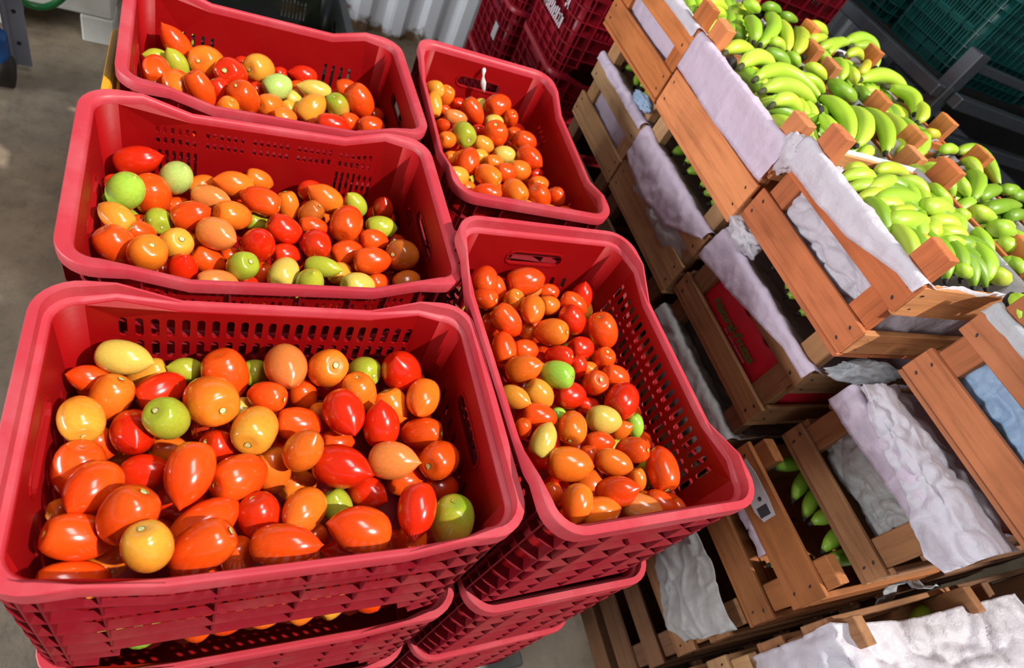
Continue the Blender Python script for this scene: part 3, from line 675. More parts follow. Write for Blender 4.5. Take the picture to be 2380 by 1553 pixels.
for n_ in 'ABCDE':
    src = [(CROP[c], t) for c in (('D1', 'D2') if n_ == 'D' else (n_,)) for t in TOM[c]]
    P, AX, A_, B_, info = [], [], [], [], []
    for (ox, oy, sc), (x, y, L, Wd, ang, end, cl, h) in src:
        px, py = ox + x / sc, oy + y / sc
        z0 = SURF[n_] + 0.016 * h
        c = atz(px, py, z0); d = depth_of(c)
        b = Wd / sc * d / FPX / 2 * 0.985; lv = L / sc * d / FPX / 2
        rt = {'t': 1.38, 's': 1.27, 'n': 1.33}[end]
        lt = max(b * rt, lv * 1.03)
        ca = max(0.0, min(0.995, (lv * lv - b * b) / max(1e-9, lt * lt - b * b))) ** 0.5
        dv = Vector(c - CAM).normalized()
        e = CAMR * math.cos(math.radians(ang)) + CAMD * math.sin(math.radians(ang))
        e = (e - dv * e.dot(dv)).normalized()
        sgn = -1 if end in 'ts' else 0.7                        # shown end leans to the viewer
        ax = (e * ca + dv * sgn * math.sqrt(1 - ca * ca)).normalized()
        if end == 's': ax = -ax                                 # local +Z is the tip
        P.append(c); AX.append(ax); A_.append(lt); B_.append(b); info.append((end, cl, h, px, py))
    P = np.array(P); AXn = np.array([list(a) for a in AX]); A_ = np.array(A_); B_ = np.array(B_)
    k = len(P); pose = POSE[n_]; hx, hy = inner(n_); cy, sy = math.cos(pose[3]), math.sin(pose[3])
    P0 = P.copy(); RAY = np.array([(p - CAM) / np.linalg.norm(p - CAM) for p in P])
    size0 = np.linalg.norm(P0 - CAM, axis=1)
    AA, BB = A_.copy(), B_.copy()
    for it in range(70):
        scl = np.linalg.norm(P - CAM, axis=1) / size0
        AA, BB = A_ * scl, B_ * scl
        dlt = P[None] - P[:, None]; ds = np.linalg.norm(dlt, axis=2) + 1e-9; nn = dlt / ds[..., None]
        ci = np.einsum('ijk,ik->ij', nn, AXn)
        ri = 1.0 / np.sqrt(ci ** 2 / AA[:, None] ** 2 + (1 - ci ** 2) / BB[:, None] ** 2)
        rj = ri.T
        R_ = (ri + rj) * 0.97
        ov = np.where(ds < R_, R_ - ds, 0); np.fill_diagonal(ov, 0)
        if ov.max() < 0.0015: break
        mv = np.zeros(k)
        for i, j in zip(*np.nonzero(np.triu(ov))):
            dd = np.dot(P[j] - P[i], (RAY[i] + RAY[j]) / 2)
            lat2 = max(0, ds[i, j] ** 2 - dd ** 2); need = math.sqrt(max(0, R_[i, j] ** 2 - lat2)) - abs(dd)
            if abs(dd) < 0.004: sg = 1 if info[i][2] >= info[j][2] else -1
            else: sg = 1 if dd > 0 else -1
            q = min(need, 0.02) * 0.22
            mv[i] -= sg * q * 0.7; mv[j] += sg * q * 1.1
        P = P + RAY * mv[:, None]
        # stay inside the crate
        lx = (P[:, 0] - pose[0]) * cy + (P[:, 1] - pose[1]) * sy; ly = -(P[:, 0] - pose[0]) * sy + (P[:, 1] - pose[1]) * cy
        ex = np.sqrt((AXn[:, 0] * AA) ** 2 + (1 - AXn[:, 0] ** 2) * BB ** 2); ey = np.sqrt((AXn[:, 1] * AA) ** 2 + (1 - AXn[:, 1] ** 2) * BB ** 2)
        gx = np.clip(lx, -hx + ex, hx - ex); gy = np.clip(ly, -hy + ey, hy - ey)
        P[:, 0] = pose[0] + gx * cy - gy * sy; P[:, 1] = pose[1] + gx * sy + gy * cy
        P[:, 2] = np.clip(P[:, 2], -0.24, pose[2] - 0.035)
        RAY = np.array([(p - CAM) / np.linalg.norm(p - CAM) for p in P])
    for i in range(k):
        allt.append(dict(crate=n_, p=P[i], ax=AX[i], a=AA[i], b=BB[i], end=info[i][0], cl=info[i][1], px=info[i][3], py=info[i][4], h=info[i][2]))
# ---- labels that single each tomato out
ORD = ['first', 'second', 'third', 'fourth', 'fifth', 'sixth', 'seventh', 'eighth', 'ninth', 'tenth', 'eleventh', 'twelfth']
byk = {}
for t in allt:
    g = [q for q in allt if q['crate'] == t['crate']]
    xs_ = sorted(q['px'] for q in g); ys_ = sorted(q['py'] for q in g)
    fx = xs_.index(t['px']) / len(g); fy = ys_.index(t['py']) / len(g)
    row = 'back' if fy < 0.34 else ('middle' if fy < 0.68 else 'front')
    cx_ = 'left' if fx < 0.34 else ('centre' if fx < 0.68 else 'right')
    t['zone'] = row + ' ' + cx_
    t['endw'] = {'s': 'showing its stem scar', 't': 'with pointed tip', 'n': ''}[t['end']]
    if t['h'] <= -0.4: t['endw'] = 'half buried'
    byk.setdefault((t['crate'], t['zone'], t['cl'], t['endw']), []).append(t)
for (cr, zone, cl, endw), ts in byk.items():
    ts.sort(key=lambda q: q['px'])
    for i, t in enumerate(ts):
        s_ = TC[cl][2] + ' plum tomato ' + (endw + ', ' if endw else '') + zone + ' of ' + NAME[cr]
        if len(ts) > 1: s_ += ', ' + ORD[i] + ' from left'
        if len(s_.replace(',', '').split()) > 16: s_ = s_.replace(' plum', '')
        if len(s_.replace(',', '').split()) > 16: s_ = s_.replace('showing its stem scar', 'showing stem scar')
        t['label'] = s_.replace(' tomato ' + zone, ' tomato, ' + zone)
def place_tomato(p, ax, a, b, end, cl, label, group, rnd):
    me = rnd.choice(TMESH[end])
    o = link('tomato', me); o.location = p; o.scale = (b * 1.01, b * 0.99, a * (0.95 if end == 't' else 1.0))
    o.rotation_mode = 'QUATERNION'
    o.rotation_quaternion = Vector(ax).to_track_quat('Z', 'Y') @ Matrix.Rotation(rnd.uniform(0, 6.28), 3, 'Z').to_quaternion()
    j = rnd.uniform(0.9, 1.06)
    c1, c2, _ = TC[cl]; o['c1'] = [min(1, v * j) for v in c1[:3]]; o['c2'] = [min(1, v * j) for v in c2[:3]]
    tag(o, label, 'tomato', group)
    s_ = link('stem_scar', SCAR, o); s_.location = (0, 0, -0.842); r_ = rnd.uniform(0.15, 0.19)
    s_.rotation_euler = (math.pi, 0, 0); s_.scale = (r_, r_, 0.10)
    return o
rnd = random.Random(11)
for t in allt:
    place_tomato(t['p'], t['ax'], t['a'], t['b'], t['end'], t['cl'], t['label'], 'tomatoes in the ' + NAME[t['crate']], rnd)
# ---- buried tomatoes under the visible layer, one mass per crate
def ell(mb, cols, c, ax, a, b, colr, nu=10, nv=7):
    q = Vector(ax).to_track_quat('Z', 'Y'); vs = []
    for j in range(nv + 1):
        th = math.pi * j / nv
        for kk in range(nu):
            ph = 2 * math.pi * kk / nu
            vs.append(Vector(c) + q @ Vector((b * math.sin(th) * math.cos(ph), b * math.sin(th) * math.sin(ph), a * math.cos(th))))
    mb.add(vs, [(j * nu + kk, j * nu + (kk + 1) % nu, (j + 1) * nu + (kk + 1) % nu, (j + 1) * nu + kk) for j in range(nv) for kk in range(nu)])
    cols += [colr] * len(vs)
for n_ in 'ABCDE':
    pts = [t for t in allt if t['crate'] == n_]; PP = np.array([t['p'] for t in pts]); pose = POSE[n_]; hx, hy = inner(n_)
    cy, sy = math.cos(pose[3]), math.sin(pose[3]); mb = MB(); cols = []
    for lay in range(4):
        z = SURF[n_] - 0.048 - lay * 0.045
        if z < pose[2] - 0.20: break
        sx = 0.056
        nxx, nyy = int((2 * hx - 0.02) / sx), int((2 * hy - 0.02) / sx)
        for i in range(nxx):
            for j in range(nyy):
                lx = (i - (nxx - 1) / 2) * (2 * hx - 0.066) / (nxx - 1) + rnd.uniform(-.004, .004); ly = (j - (nyy - 1) / 2) * (2 * hy - 0.066) / (nyy - 1) + rnd.uniform(-.004, .004)
                c = np.array([pose[0] + lx * cy - ly * sy, pose[1] + lx * sy + ly * cy, z + rnd.uniform(-.006, .006)])
                dmin = np.linalg.norm(PP - c, axis=1).min()
                if dmin < 0.047: continue
                ax = Vector((rnd.uniform(-1, 1), rnd.uniform(-1, 1), rnd.uniform(-.4, .4))).normalized()
                ell(mb, cols, c, ax, 0.030, 0.026, TC[rnd.choice('RRMMMDOOYG')][0])
    me = mb.mesh('buried_tomatoes', MAT['pile'], True)
    ca = me.color_attributes.new('tint', 'FLOAT_COLOR', 'POINT')
    ca.data.foreach_set('color', np.array(cols, dtype=np.float32).ravel())
    o = link('buried_tomatoes', me); tag(o, 'plum tomatoes buried under the top layer of the ' + NAME[n_], 'tomatoes', kind='stuff')
# ---- fruit seen in the front gap of the second and third crate below the nearest one
low = [(-0.20, 'L'), (-0.155, 'K'), (-0.095, 'M'), (-0.045, 'M'), (0.005, 'O'), (0.055, 'O'), (0.105, 'Y'), (0.15, 'M')]
zsA = -BASE / 3 / CH
for lev in (1, 2):
    for r_ in range(3):
        for i, (x, cl) in enumerate(low):
            cl2 = cl if (lev == 1 and r_ == 0) else rnd.choice('RMMOKYG')
            p = (x + 0.02 * (r_ % 2) + rnd.uniform(-.004, .004), -0.132 + 0.056 * r_, -lev * CH * zsA - 0.050 - 0.006 * r_)
            side = 'front' if r_ == 0 else ('second' if r_ == 1 else 'third')
            place_tomato(p, Vector((rnd.uniform(-1, 1), rnd.uniform(-.7, .7), rnd.uniform(-.5, .5))).normalized(), 0.033, 0.0255, 'n', cl2,
                         '%s tomato, %s row of %s crate under nearest, %s from left' % (TC[cl2][2], side, ('second', 'third')[lev - 1], ORD[i]), 'tomatoes in the crates under the nearest one', rnd)
    mb = MB(); cols = []
    for i in range(9):
        for j in range(5):
            for q_ in range(2):
                ell(mb, cols, ((i - 4) * 0.052 + rnd.uniform(-.004, .004), (j - 2) * 0.056 + 0.0, -lev * CH * zsA - 0.10 - q_ * 0.042), Vector((rnd.uniform(-1, 1), rnd.uniform(-1, 1), .2)).normalized(), 0.028, 0.0245, TC[rnd.choice('RRMMMDOOYG')][0], 8, 6)
    me = mb.mesh('buried_tomatoes', MAT['pile'], True)
    ca = me.color_attributes.new('tint', 'FLOAT_COLOR', 'POINT'); ca.data.foreach_set('color', np.array(cols, dtype=np.float32).ravel())
    tag(link('buried_tomatoes', me), 'plum tomatoes filling the %s crate under the nearest one' % ('second', 'third')[lev - 1], 'tomatoes', kind='stuff')

# ------------------------------------------------------------------ wooden banana boxes
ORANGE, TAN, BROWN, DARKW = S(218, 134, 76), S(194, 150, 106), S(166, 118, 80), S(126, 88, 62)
TT = 0.011
NAIL = None
def board(parent, name, x0, x1, y0, y1, z0, z1, tint, bev=0.0015, jit=0.0012):
    c = Vector(((x0 + x1) / 2, (y0 + y1) / 2, (z0 + z1) / 2)); d = (x1 - x0, y1 - y0, z1 - z0)
    ax = 'xyz'[max(range(3), key=lambda i: d[i])]
    mb = MB(); mb.box(-d[0] / 2, d[0] / 2, -d[1] / 2, d[1] / 2, -d[2] / 2, d[2] / 2, bev, jit)
    o = mb.obj(name, MAT['wood_' + ax], parent); o.location = c - parent.location
    j = random.uniform(0.82, 1.1); k = random.uniform(0.93, 1.05)
    o['c1'] = [tint[0] * j, tint[1] * j * k, tint[2] * j * k * k]
    return o
def nails(b, face, dims, n_end=2):
    global NAIL
    if NAIL is None:
        mb = MB(); mb.tube([(0, 0, 0), (0.0015, 0, 0)], [0.0042, 0.0036], 8, squash=0.55); NAIL = mb.mesh('nail', MAT['nail'])
    L, Hh = dims
    for s1 in (-1, 1):
        for s2 in (-1, 1):
            o = link('nail', NAIL, b)
            if face == 'x': o.location = (-TT / 2 - 0.001, s1 * (L / 2 - 0.022) + random.uniform(-.006, .006), s2 * Hh * 0.24); o.rotation_euler = (random.uniform(0.3, 1.2), 0, 0)
            else: o.location = (s1 * (L / 2 - 0.022) + random.uniform(-.006, .006), -TT / 2 - 0.001, s2 * Hh * 0.24); o.rotation_euler = (0, random.uniform(-.5, .5), math.pi / 2)
BOX = {}
def wbox(key, label, x0, x1, y0, y1, z0, tint, h1=(0.012, 0.078), h2=(0.134, 0.203), ph=0.258, nail=True, group='stacked wooden banana boxes', hidden=False, tints=None):
    o = empty('wooden_box', ((x0 + x1) / 2, (y0 + y1) / 2, z0)); tag(o, label, 'box', group)
    t = tints or {}
    BOX[key] = (x0, x1, y0, y1, z0, o)
    n = 4; wd = (x1 - x0) / n
    for i in range(n): board(o, 'bottom_slat', x0 + i * wd + 0.002, x0 + (i + 1) * wd - 0.002, y0, y1, z0, z0 + 0.0115, t.get('bottom', tint))
    for sx in (0, 1):
        for sy in (0, 1):
            px = x0 + TT + 0.001 if sx == 0 else x1 - TT - 0.029; py = y0 + TT + 0.001 if sy == 0 else y1 - TT - 0.055
            board(o, 'corner_post', px, px + 0.028, py, py + 0.054, z0 + 0.012, z0 + ph - 0.0005 + (0 if hidden else random.uniform(-0.004, 0)), t.get('post', tint), 0.002, 0.0015)
    for sx in (0, 1):
        xa = x0 if sx == 0 else x1 - TT
        for (a, b_) in (h1, h2):
            q = board(o, 'side_board', xa, xa + TT, y0, y1, z0 + a + 0.0005, z0 + b_, t.get('side', tint))
            if sx == 0 and nail: nails(q, 'x', (y1 - y0, b_ - a))
    for sy in (0, 1):
        ya = y0 if sy == 0 else y1 - TT
        for (a, b_) in ((0.012, 0.072), (0.128, 0.198)):
            q = board(o, 'end_board', x0 + TT + 0.0005, x1 - TT - 0.0005, ya, ya + TT, z0 + a + 0.0005, z0 + b_, t.get('end', tint))
            if sy == 0 and nail: nails(q, 'y', (x1 - x0 - 2 * TT, b_ - a))
    return o
PALE = S(220, 150, 96)
wbox('b0', 'orange wooden banana box at the far end of the top layer', 0.95, 1.385, 0.895, 1.30, 0.040, ORANGE, h1=(0.012, 0.085))
wbox('b1', 'orange wooden banana box with wide plain board and lilac liner, top layer', 0.95, 1.385, 0.445, 0.885, 0.038, S(226, 144, 92), h1=(0.012, 0.108), h2=(0.14, 0.203), tints={'end': PALE})
wbox('b2', 'orange wooden banana box with crumpled white film, nearest of top front row', 0.955, 1.385, 0.050, 0.435, 0.072, S(200, 116, 72), tints={'end': PALE})
wbox('c1', 'wooden banana box in the top rear row by the steel rack, far one', 1.405, 1.75, 0.67, 1.10, 0.050, ORANGE, nail=False)
wbox('c2', 'wooden banana box in the top rear row by the steel rack, near one', 1.405, 1.75, 0.15, 0.605, 0.050, ORANGE, nail=False)
wbox('d3', 'brown wooden banana box with pale blue film, at the right edge on top', 1.10, 1.52, -0.42, 0.012, 0.085, S(190, 118, 78))
wbox('a2', 'tan wooden box with lilac film, far end of the second layer', 0.95, 1.385, 0.875, 1.225, -0.218, TAN)
wbox('bb2', 'tan wooden box draped in white film, second layer below the lilac-lined box', 0.95, 1.385, 0.455, 0.865, -0.221, TAN, h1=(0.012, 0.098))
wbox('r2', 'tan wooden box holding a red printed bag, second layer', 0.955, 1.385, 0.050, 0.440, -0.186, S(172, 128, 88), h1=(0.012, 0.064), h2=(0.152, 0.203))
wbox('d2', 'brown wooden box with grey film and a punched hole, second layer right', 1.035, 1.45, -0.305, 0.015, -0.174, BROWN, h1=(0.012, 0.060), h2=(0.160, 0.207), ph=0.214)
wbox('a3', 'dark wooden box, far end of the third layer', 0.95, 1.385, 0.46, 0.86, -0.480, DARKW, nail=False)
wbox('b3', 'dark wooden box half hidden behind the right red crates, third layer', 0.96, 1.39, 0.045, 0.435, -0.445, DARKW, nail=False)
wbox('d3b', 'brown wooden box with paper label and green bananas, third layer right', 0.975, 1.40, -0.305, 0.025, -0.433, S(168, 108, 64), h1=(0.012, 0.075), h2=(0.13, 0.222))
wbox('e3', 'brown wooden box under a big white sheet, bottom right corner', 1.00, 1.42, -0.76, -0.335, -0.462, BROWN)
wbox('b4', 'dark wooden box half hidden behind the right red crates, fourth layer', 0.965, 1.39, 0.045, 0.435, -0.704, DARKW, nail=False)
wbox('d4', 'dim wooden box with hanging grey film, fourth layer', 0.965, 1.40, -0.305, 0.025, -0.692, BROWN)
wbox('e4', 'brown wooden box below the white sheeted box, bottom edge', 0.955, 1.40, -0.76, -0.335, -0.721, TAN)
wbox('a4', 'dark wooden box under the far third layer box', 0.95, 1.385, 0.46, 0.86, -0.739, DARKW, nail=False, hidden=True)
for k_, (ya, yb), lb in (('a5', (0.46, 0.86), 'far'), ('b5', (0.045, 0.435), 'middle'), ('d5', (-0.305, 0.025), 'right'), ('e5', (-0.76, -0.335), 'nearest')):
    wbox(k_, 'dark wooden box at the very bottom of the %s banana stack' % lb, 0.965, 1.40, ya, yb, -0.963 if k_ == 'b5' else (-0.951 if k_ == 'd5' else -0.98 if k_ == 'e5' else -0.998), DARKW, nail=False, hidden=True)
for (ya, yb) in ((0.67, 1.10), (0.15, 0.605)):
    for lv in range(1, 5):
        wbox('h%d%.1f' % (lv, ya), 'wooden box out of sight below the %s rear banana box, %s from the top' % ('far' if ya > 0.5 else 'near', ORD[lv]), 1.405, 1.75, ya, yb, 0.050 - 0.2585 * lv, DARKW, nail=False, group='hidden rear boxes', hidden=True)
for lv in range(1, 5):
    if lv > 1: wbox('ha%d' % lv, 'wooden box out of sight below the far second layer box, %s layer' % ORD[lv], 0.95, 1.385, 0.875, 1.225, -0.218 - 0.2585 * (lv - 1), DARKW, nail=False, group='hidden far boxes', hidden=True)
for k_, (ya, yb) in enumerate(((-0.31, 0.05), (-0.76, -0.335))):
    for lv in range(4 if k_ == 0 else 3):
        wbox('f%d%d' % (k_, lv), 'dark wooden box in the shade behind the %s right banana boxes, %s from the floor' % (('second', 'nearest')[k_], ORD[lv]), 1.47, 1.85, ya, yb, -0.999 + 0.2585 * lv, DARKW, nail=False, group='shaded rear boxes', hidden=True)
# timber pallet bearers that carry the stacks
for i, (xa, xb) in enumerate(((0.97, 1.07), (1.29, 1.39), (1.41, 1.51), (1.64, 1.74))):
    m = MB(); m.box(xa, xb, -0.76, 1.23, FLOOR, -1.0005, 0.003)
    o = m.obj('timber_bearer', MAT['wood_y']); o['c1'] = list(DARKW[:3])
    tag(o, 'dark timber bearer on the floor under the banana boxes, %s from the red crates' % ORD[i], 'beam', 'timber bearers')

# ------------------------------------------------------------------ plastic film
def fbm(x, y, z): return noise.fractal(Vector((x, y, z)), 1.0, 2.0, 4)
def film(name, label, grid, mat, amp=0.004, freq=14.0, ridged=0.0, seed=0.0, thick=0.0009, parent=None, cat='plastic liner', group=None, drift=None):
    nu, nv = len(grid), len(grid[0])
    G = np.array(grid, dtype=float)
    du = np.gradient(G, axis=0); dv = np.gradient(G, axis=1); nn = np.cross(du, dv); nn /= (np.linalg.norm(nn, axis=2, keepdims=True) + 1e-9)
    vs = []
    for i in range(nu):
        for j in range(nv):
            p = G[i, j]
            q = fbm(p[0] * freq + seed, p[1] * freq, p[2] * freq)
            q2 = 1 - abs(fbm(p[0] * freq * 0.55 + seed + 9, p[1] * freq * 0.55, p[2] * freq * 0.55)) * 2.2
            q3 = 1 - abs(noise.noise(Vector((p[0] * freq * 1.9 - seed, p[1] * freq * 1.3, p[2] * freq * 1.9)))) * 3.2
            d = amp * q + ridged * max(0, q2) ** 3 + (0.45 * ridged + 0.0008) * max(0, q3) ** 2
            if drift is not None: v = p + np.array(drift) * (abs(amp * q) + ridged * max(0, q2) ** 3)
            else: v = p + nn[i, j] * d
            vs.append(tuple(v))
    mb = MB(); mb.add(vs, [(i * nv + j, i * nv + j + 1, (i + 1) * nv + j + 1, (i + 1) * nv + j) for i in range(nu - 1) for j in range(nv - 1)])
    o = mb.obj(name, mat, parent, True)
    s = o.modifiers.new('thickness', 'SOLIDIFY'); s.thickness = thick; s.offset = 0
    if not parent: tag(o, label, cat, group)
    return o
def resample(pts, n):
    P = np.array(pts, float); s = np.r_[0, np.cumsum(np.linalg.norm(np.diff(P, axis=0), axis=1))]
    t = np.linspace(0, s[-1], n); return np.stack([np.interp(t, s, P[:, k]) for k in range(P.shape[1])], 1)
def interp(lst, u): return float(np.interp(u, [a for a, _ in lst], [b for _, b in lst]))
def liner(key, label, drop, mat, tray=0.05, ya=0.0, yb=0.0, nu=90, seed=0.0, amp=0.0035, ridged=0.004, out=0.004, name='plastic_liner', zt=0.2065):
    """sheet lining the box and hanging over its left side; drop = [(fraction along y, lower edge above box bottom)]"""
    x0, x1, y0, y1, z0, _ = BOX[key]; zt = z0 + zt; grid = []
    for i in range(nu):
        u = i / (nu - 1); y = y0 + ya + (y1 - y0 - ya - yb) * u; td = tray * (max(0.0, math.sin(math.pi * u)) ** 0.4)
        zb = z0 + interp(drop, u)
        w_ = 0.012 * math.sin(u * 9 + seed)
        sec = [(x1 - 0.045, zt - 0.002), (x1 - 0.08, zt - td), ((x0 + x1) / 2, zt - td * 1.15), (x0 + 0.09, zt - td), (x0 + 0.045, zt - 0.012), (x0 + 0.012, zt + 0.002), (x0 + 0.002, zt + 0.004), (x0 - out, zt - 0.002), (x0 - out - 0.001, zt - 0.02), (x0 - out - 0.003 - max(0, w_) * 0.3, min(zb, zt - 0.021))]
        grid.append([(a, y, b) for a, b in resample(sec, 70)])
    return film(name, label, grid, mat, amp, 16, ridged, seed, drift=(-1, 0, 0.25) if False else None)
def gapsheet(key, label, mat, za=0.05, zb=0.16, ya=0.015, yb=0.015, dx=0.03, amp=0.006, ridged=0.008, seed=0.0, bulge=0.015, name='plastic_bag', n=(84, 34), hole=None):
    x0, x1, y0, y1, z0, _ = BOX[key]; grid = []
    for i in range(n[0]):
        u = i / (n[0] - 1); row = []
        for j in range(n[1]):
            v = j / (n[1] - 1)
            row.append((x0 + dx - bulge * math.sin(math.pi * u) * math.sin(math.pi * v) + 0.02 * abs(v - 0.5) ** 3, y0 + ya + (y1 - y0 - ya - yb) * u, z0 + za + (zb - za) * v))
        grid.append(row)
    o = film(name, label, grid, mat, amp, 13, ridged, seed, thick=0.0012, cat='plastic bag')
    if hole:
        bm = bmesh.new(); bm.from_mesh(o.data)
        bmesh.ops.delete(bm, geom=[f_ for f_ in bm.faces if (f_.calc_center_median().y - hole[0]) ** 2 + (f_.calc_center_median().z - hole[1]) ** 2 < hole[2] ** 2], context='FACES')
        bm.to_mesh(o.data); bm.free()
    return o
def endsheet(key, label, mat, za, zb, seed=0.0, xa=0.03, xb=0.03, dy=0.03):
    x0, x1, y0, y1, z0, _ = BOX[key]; grid = []
    for i in range(36):
        u = i / 35
        grid.append([(x0 + xa + (x1 - x0 - xa - xb) * u, y0 + dy - 0.012 * math.sin(math.pi * u), z0 + za + (zb - za) * j / 17) for j in range(18)])
    return film('plastic_bag', label, grid, mat, 0.006, 12, 0.007, seed, thick=0.0012, cat='plastic bag')

gapsheet('b0', 'lilac film behind the gap of the far top box', MAT['film_lilac'], 0.05, 0.2, seed=1, amp=0.003, ridged=0.002)
liner('b0', 'white liner edge of the far top banana box', [(0, .185), (1, .19)], MAT['film'], seed=2, tray=0.11)
liner('b1', 'lilac white liner draped over the side of the middle top box', [(0, .118), (.1, .116), (.5, .113), (1, .116)], MAT['film_lilac'], seed=3, ridged=0.002, amp=0.0025, tray=0.11)
gapsheet('b1', 'pale blue film behind the gap of the middle top box', MAT['film_blue'], 0.04, 0.15, seed=31, amp=0.003, ridged=0.003, dx=0.025, bulge=0.008)
liner('b2', 'white liner draped over the top edge of the near top box', [(0, .196), (.12, .185), (.4, .158), (.7, .150), (1, .150)], MAT['film'], seed=4, ridged=0.003, tray=0.11)
gapsheet('b2', 'crumpled white film bag behind the gap of the near top box', MAT['film'], 0.05, 0.16, seed=5, ridged=0.014, amp=0.008)
endsheet('b2', 'clear white film behind the end boards of the near top box', MAT['film'], 0.03, 0.19, seed=6)
gapsheet('d3', 'pale blue stretched film bag in the box at the right edge', MAT['film_blue'], 0.03, 0.18, seed=7, ridged=0.012, amp=0.009, dx=0.035, bulge=0.02)
liner('c1', 'white liner of the far rear banana box', [(0, .19), (1, .19)], MAT['film'], seed=8, tray=0.11)
liner('c2', 'white liner of the near rear banana box', [(0, .19), (1, .19)], MAT['film'], seed=9, tray=0.11)
liner('d3', 'white liner edge of the box at the right edge', [(0, .192), (1, .192)], MAT['film_clear'], seed=12, tray=0.11)
gapsheet('a2', 'smooth lilac film behind the gap of the far second layer box', MAT['film_lilac'], 0.03, 0.19, seed=13, amp=0.003, ridged=0.001)
liner('a2', 'lilac liner edge of the far second layer box', [(0, .19), (1, .192)], MAT['film_lilac'], seed=14)
liner('bb2', 'white liner draped over the tan second layer box', [(0, .188), (.1, .165), (.3, .118), (.62, .100), (.9, .108), (1, .12)], MAT['film_lilac'], seed=15, ridged=0.004, ya=0.004)
gapsheet('bb2', 'crumpled grey white bag bulging from the tan second layer box', MAT['film_grey'], 0.045, 0.17, seed=16, ridged=0.008, dx=0.01, bulge=0.022)
liner('r2', 'grey lilac liner over the box with the red bag', [(0, .198), (.15, .188), (.4, .168), (.7, .14), (1, .122)], MAT['film_lilac'], seed=17, ridged=0.003)
gapsheet('d2', 'grey white film bag in the second layer box on the right', MAT['film_grey'], 0.05, 0.2, seed=18, ridged=0.012, amp=0.006, n=(150, 60), hole=(-0.245, -0.174 + 0.098, 0.011))
liner('d2', 'white liner folded over the second layer box on the right', [(0, .19), (.12, .165), (.5, .156), (1, .15)], MAT['film_lilac'], seed=19)
gapsheet('d3b', 'lilac film tucked in the third layer box', MAT['film_lilac'], 0.075, 0.14, ya=0.12, seed=20)
gapsheet('b3', 'grey film in the third layer box behind the red crates', MAT['film_grey'], 0.03, 0.19, seed=21)
liner('b3', 'grey liner over the third layer box behind the red crates', [(0, .10), (.4, .13), (1, .17)], MAT['film_grey'], seed=22)
gapsheet('d4', 'dim grey film in the fourth layer box', MAT['film_grey'], 0.03, 0.19, seed=24)
# white crumpled bag lying over the front of the second layer box on the right
x0, x1, y0, y1, z0, _ = BOX['d2']
grid = []
for i in range(90):
    u = i / 89; y = 0.0 - 0.335 * u; row = []
    top = z0 + 0.248; low_ = z0 + interp([(0, .222), (.15, .205), (.4, .19), (.6, .185), (.75, .165), (.9, .155), (1, .175)], u)
    for a, b in resample([(x0 + 0.10, z0 + 0.238), (x0 + 0.03, top - 0.004), (x0 - 0.006, top - 0.016), (x0 - 0.014, (top + low_) / 2), (x0 - 0.014 - 0.012 * u, low_)], 56): row.append((a, y, b))
    grid.append(row)
film('plastic_bag', 'loose crumpled white bag hanging over the second layer box on the right', grid, MAT['film'], 0.008, 12, 0.012, 33, cat='plastic bag')
# big white sheet over the nearest right box
x0, x1, y0, y1, z0, _ = BOX['e3']
grid = []
for i in range(100):
    u = i / 99; row = []
    for (a, yy, b) in resample([(x1 + 0.15, -0.385, z0 + 0.24), (x0 + 0.2, -0.375, z0 + 0.228), (x0 + 0.02, -0.358, z0 + 0.236), (x0 - 0.022, -0.345, z0 + 0.226), (x0 - 0.04, -0.355, z0 + 0.10), (x0 - 0.035, -0.355, z0 + 0.0)], 100):
        y = yy + (-0.80 - yy) * u
        sag = 0.02 * math.sin(u * 7 + a * 9) if a > x0 + 0.02 else 0
        row.append((a - 0.02 * math.sin(u * 5) * (b < z0 + 0.19), y, b + sag * 0.4 + 0.006))
    grid.append(row)
film('plastic_sheet', 'large crumpled white plastic sheet over the nearest banana box', grid, MAT['film'], 0.009, 9, 0.014, 41, cat='plastic sheet')
# film strip tied round the corner of that box
grid = [[(1.25 + 0.05 * j / 7, -0.335 + 0.012 * math.sin(math.pi * i / 19) + (0.012 if 5 < i < 15 else 0), BOX['e3'][4] + 0.13 + 0.13 * i / 19) for j in range(8)] for i in range(20)]
film('film_strip', 'twisted strip of film knotted on the nearest banana box', grid, MAT['film_clear'], 0.006, 20, 0.006, 43, cat='plastic strip')
# hanging grey film in front of the fourth layer
grid = []
for i in range(60):
    u = i / 59; row = []
    for j in range(50):
        v = j / 49
        row.append((0.955 - 0.012 * math.sin(math.pi * v) - 0.008 * math.sin(u * 8), -0.30 + (0.27 - 0.08 * v) * u + 0.02 * v, -0.445 - 0.215 * v * (0.75 + 0.25 * math.sin(math.pi * (1 - u) * 0.9))))
    grid.append(row)
film('plastic_bag', 'limp grey plastic bag hanging in front of the fourth layer box', grid, MAT['film_grey'], 0.008, 11, 0.010, 51, cat='plastic bag')
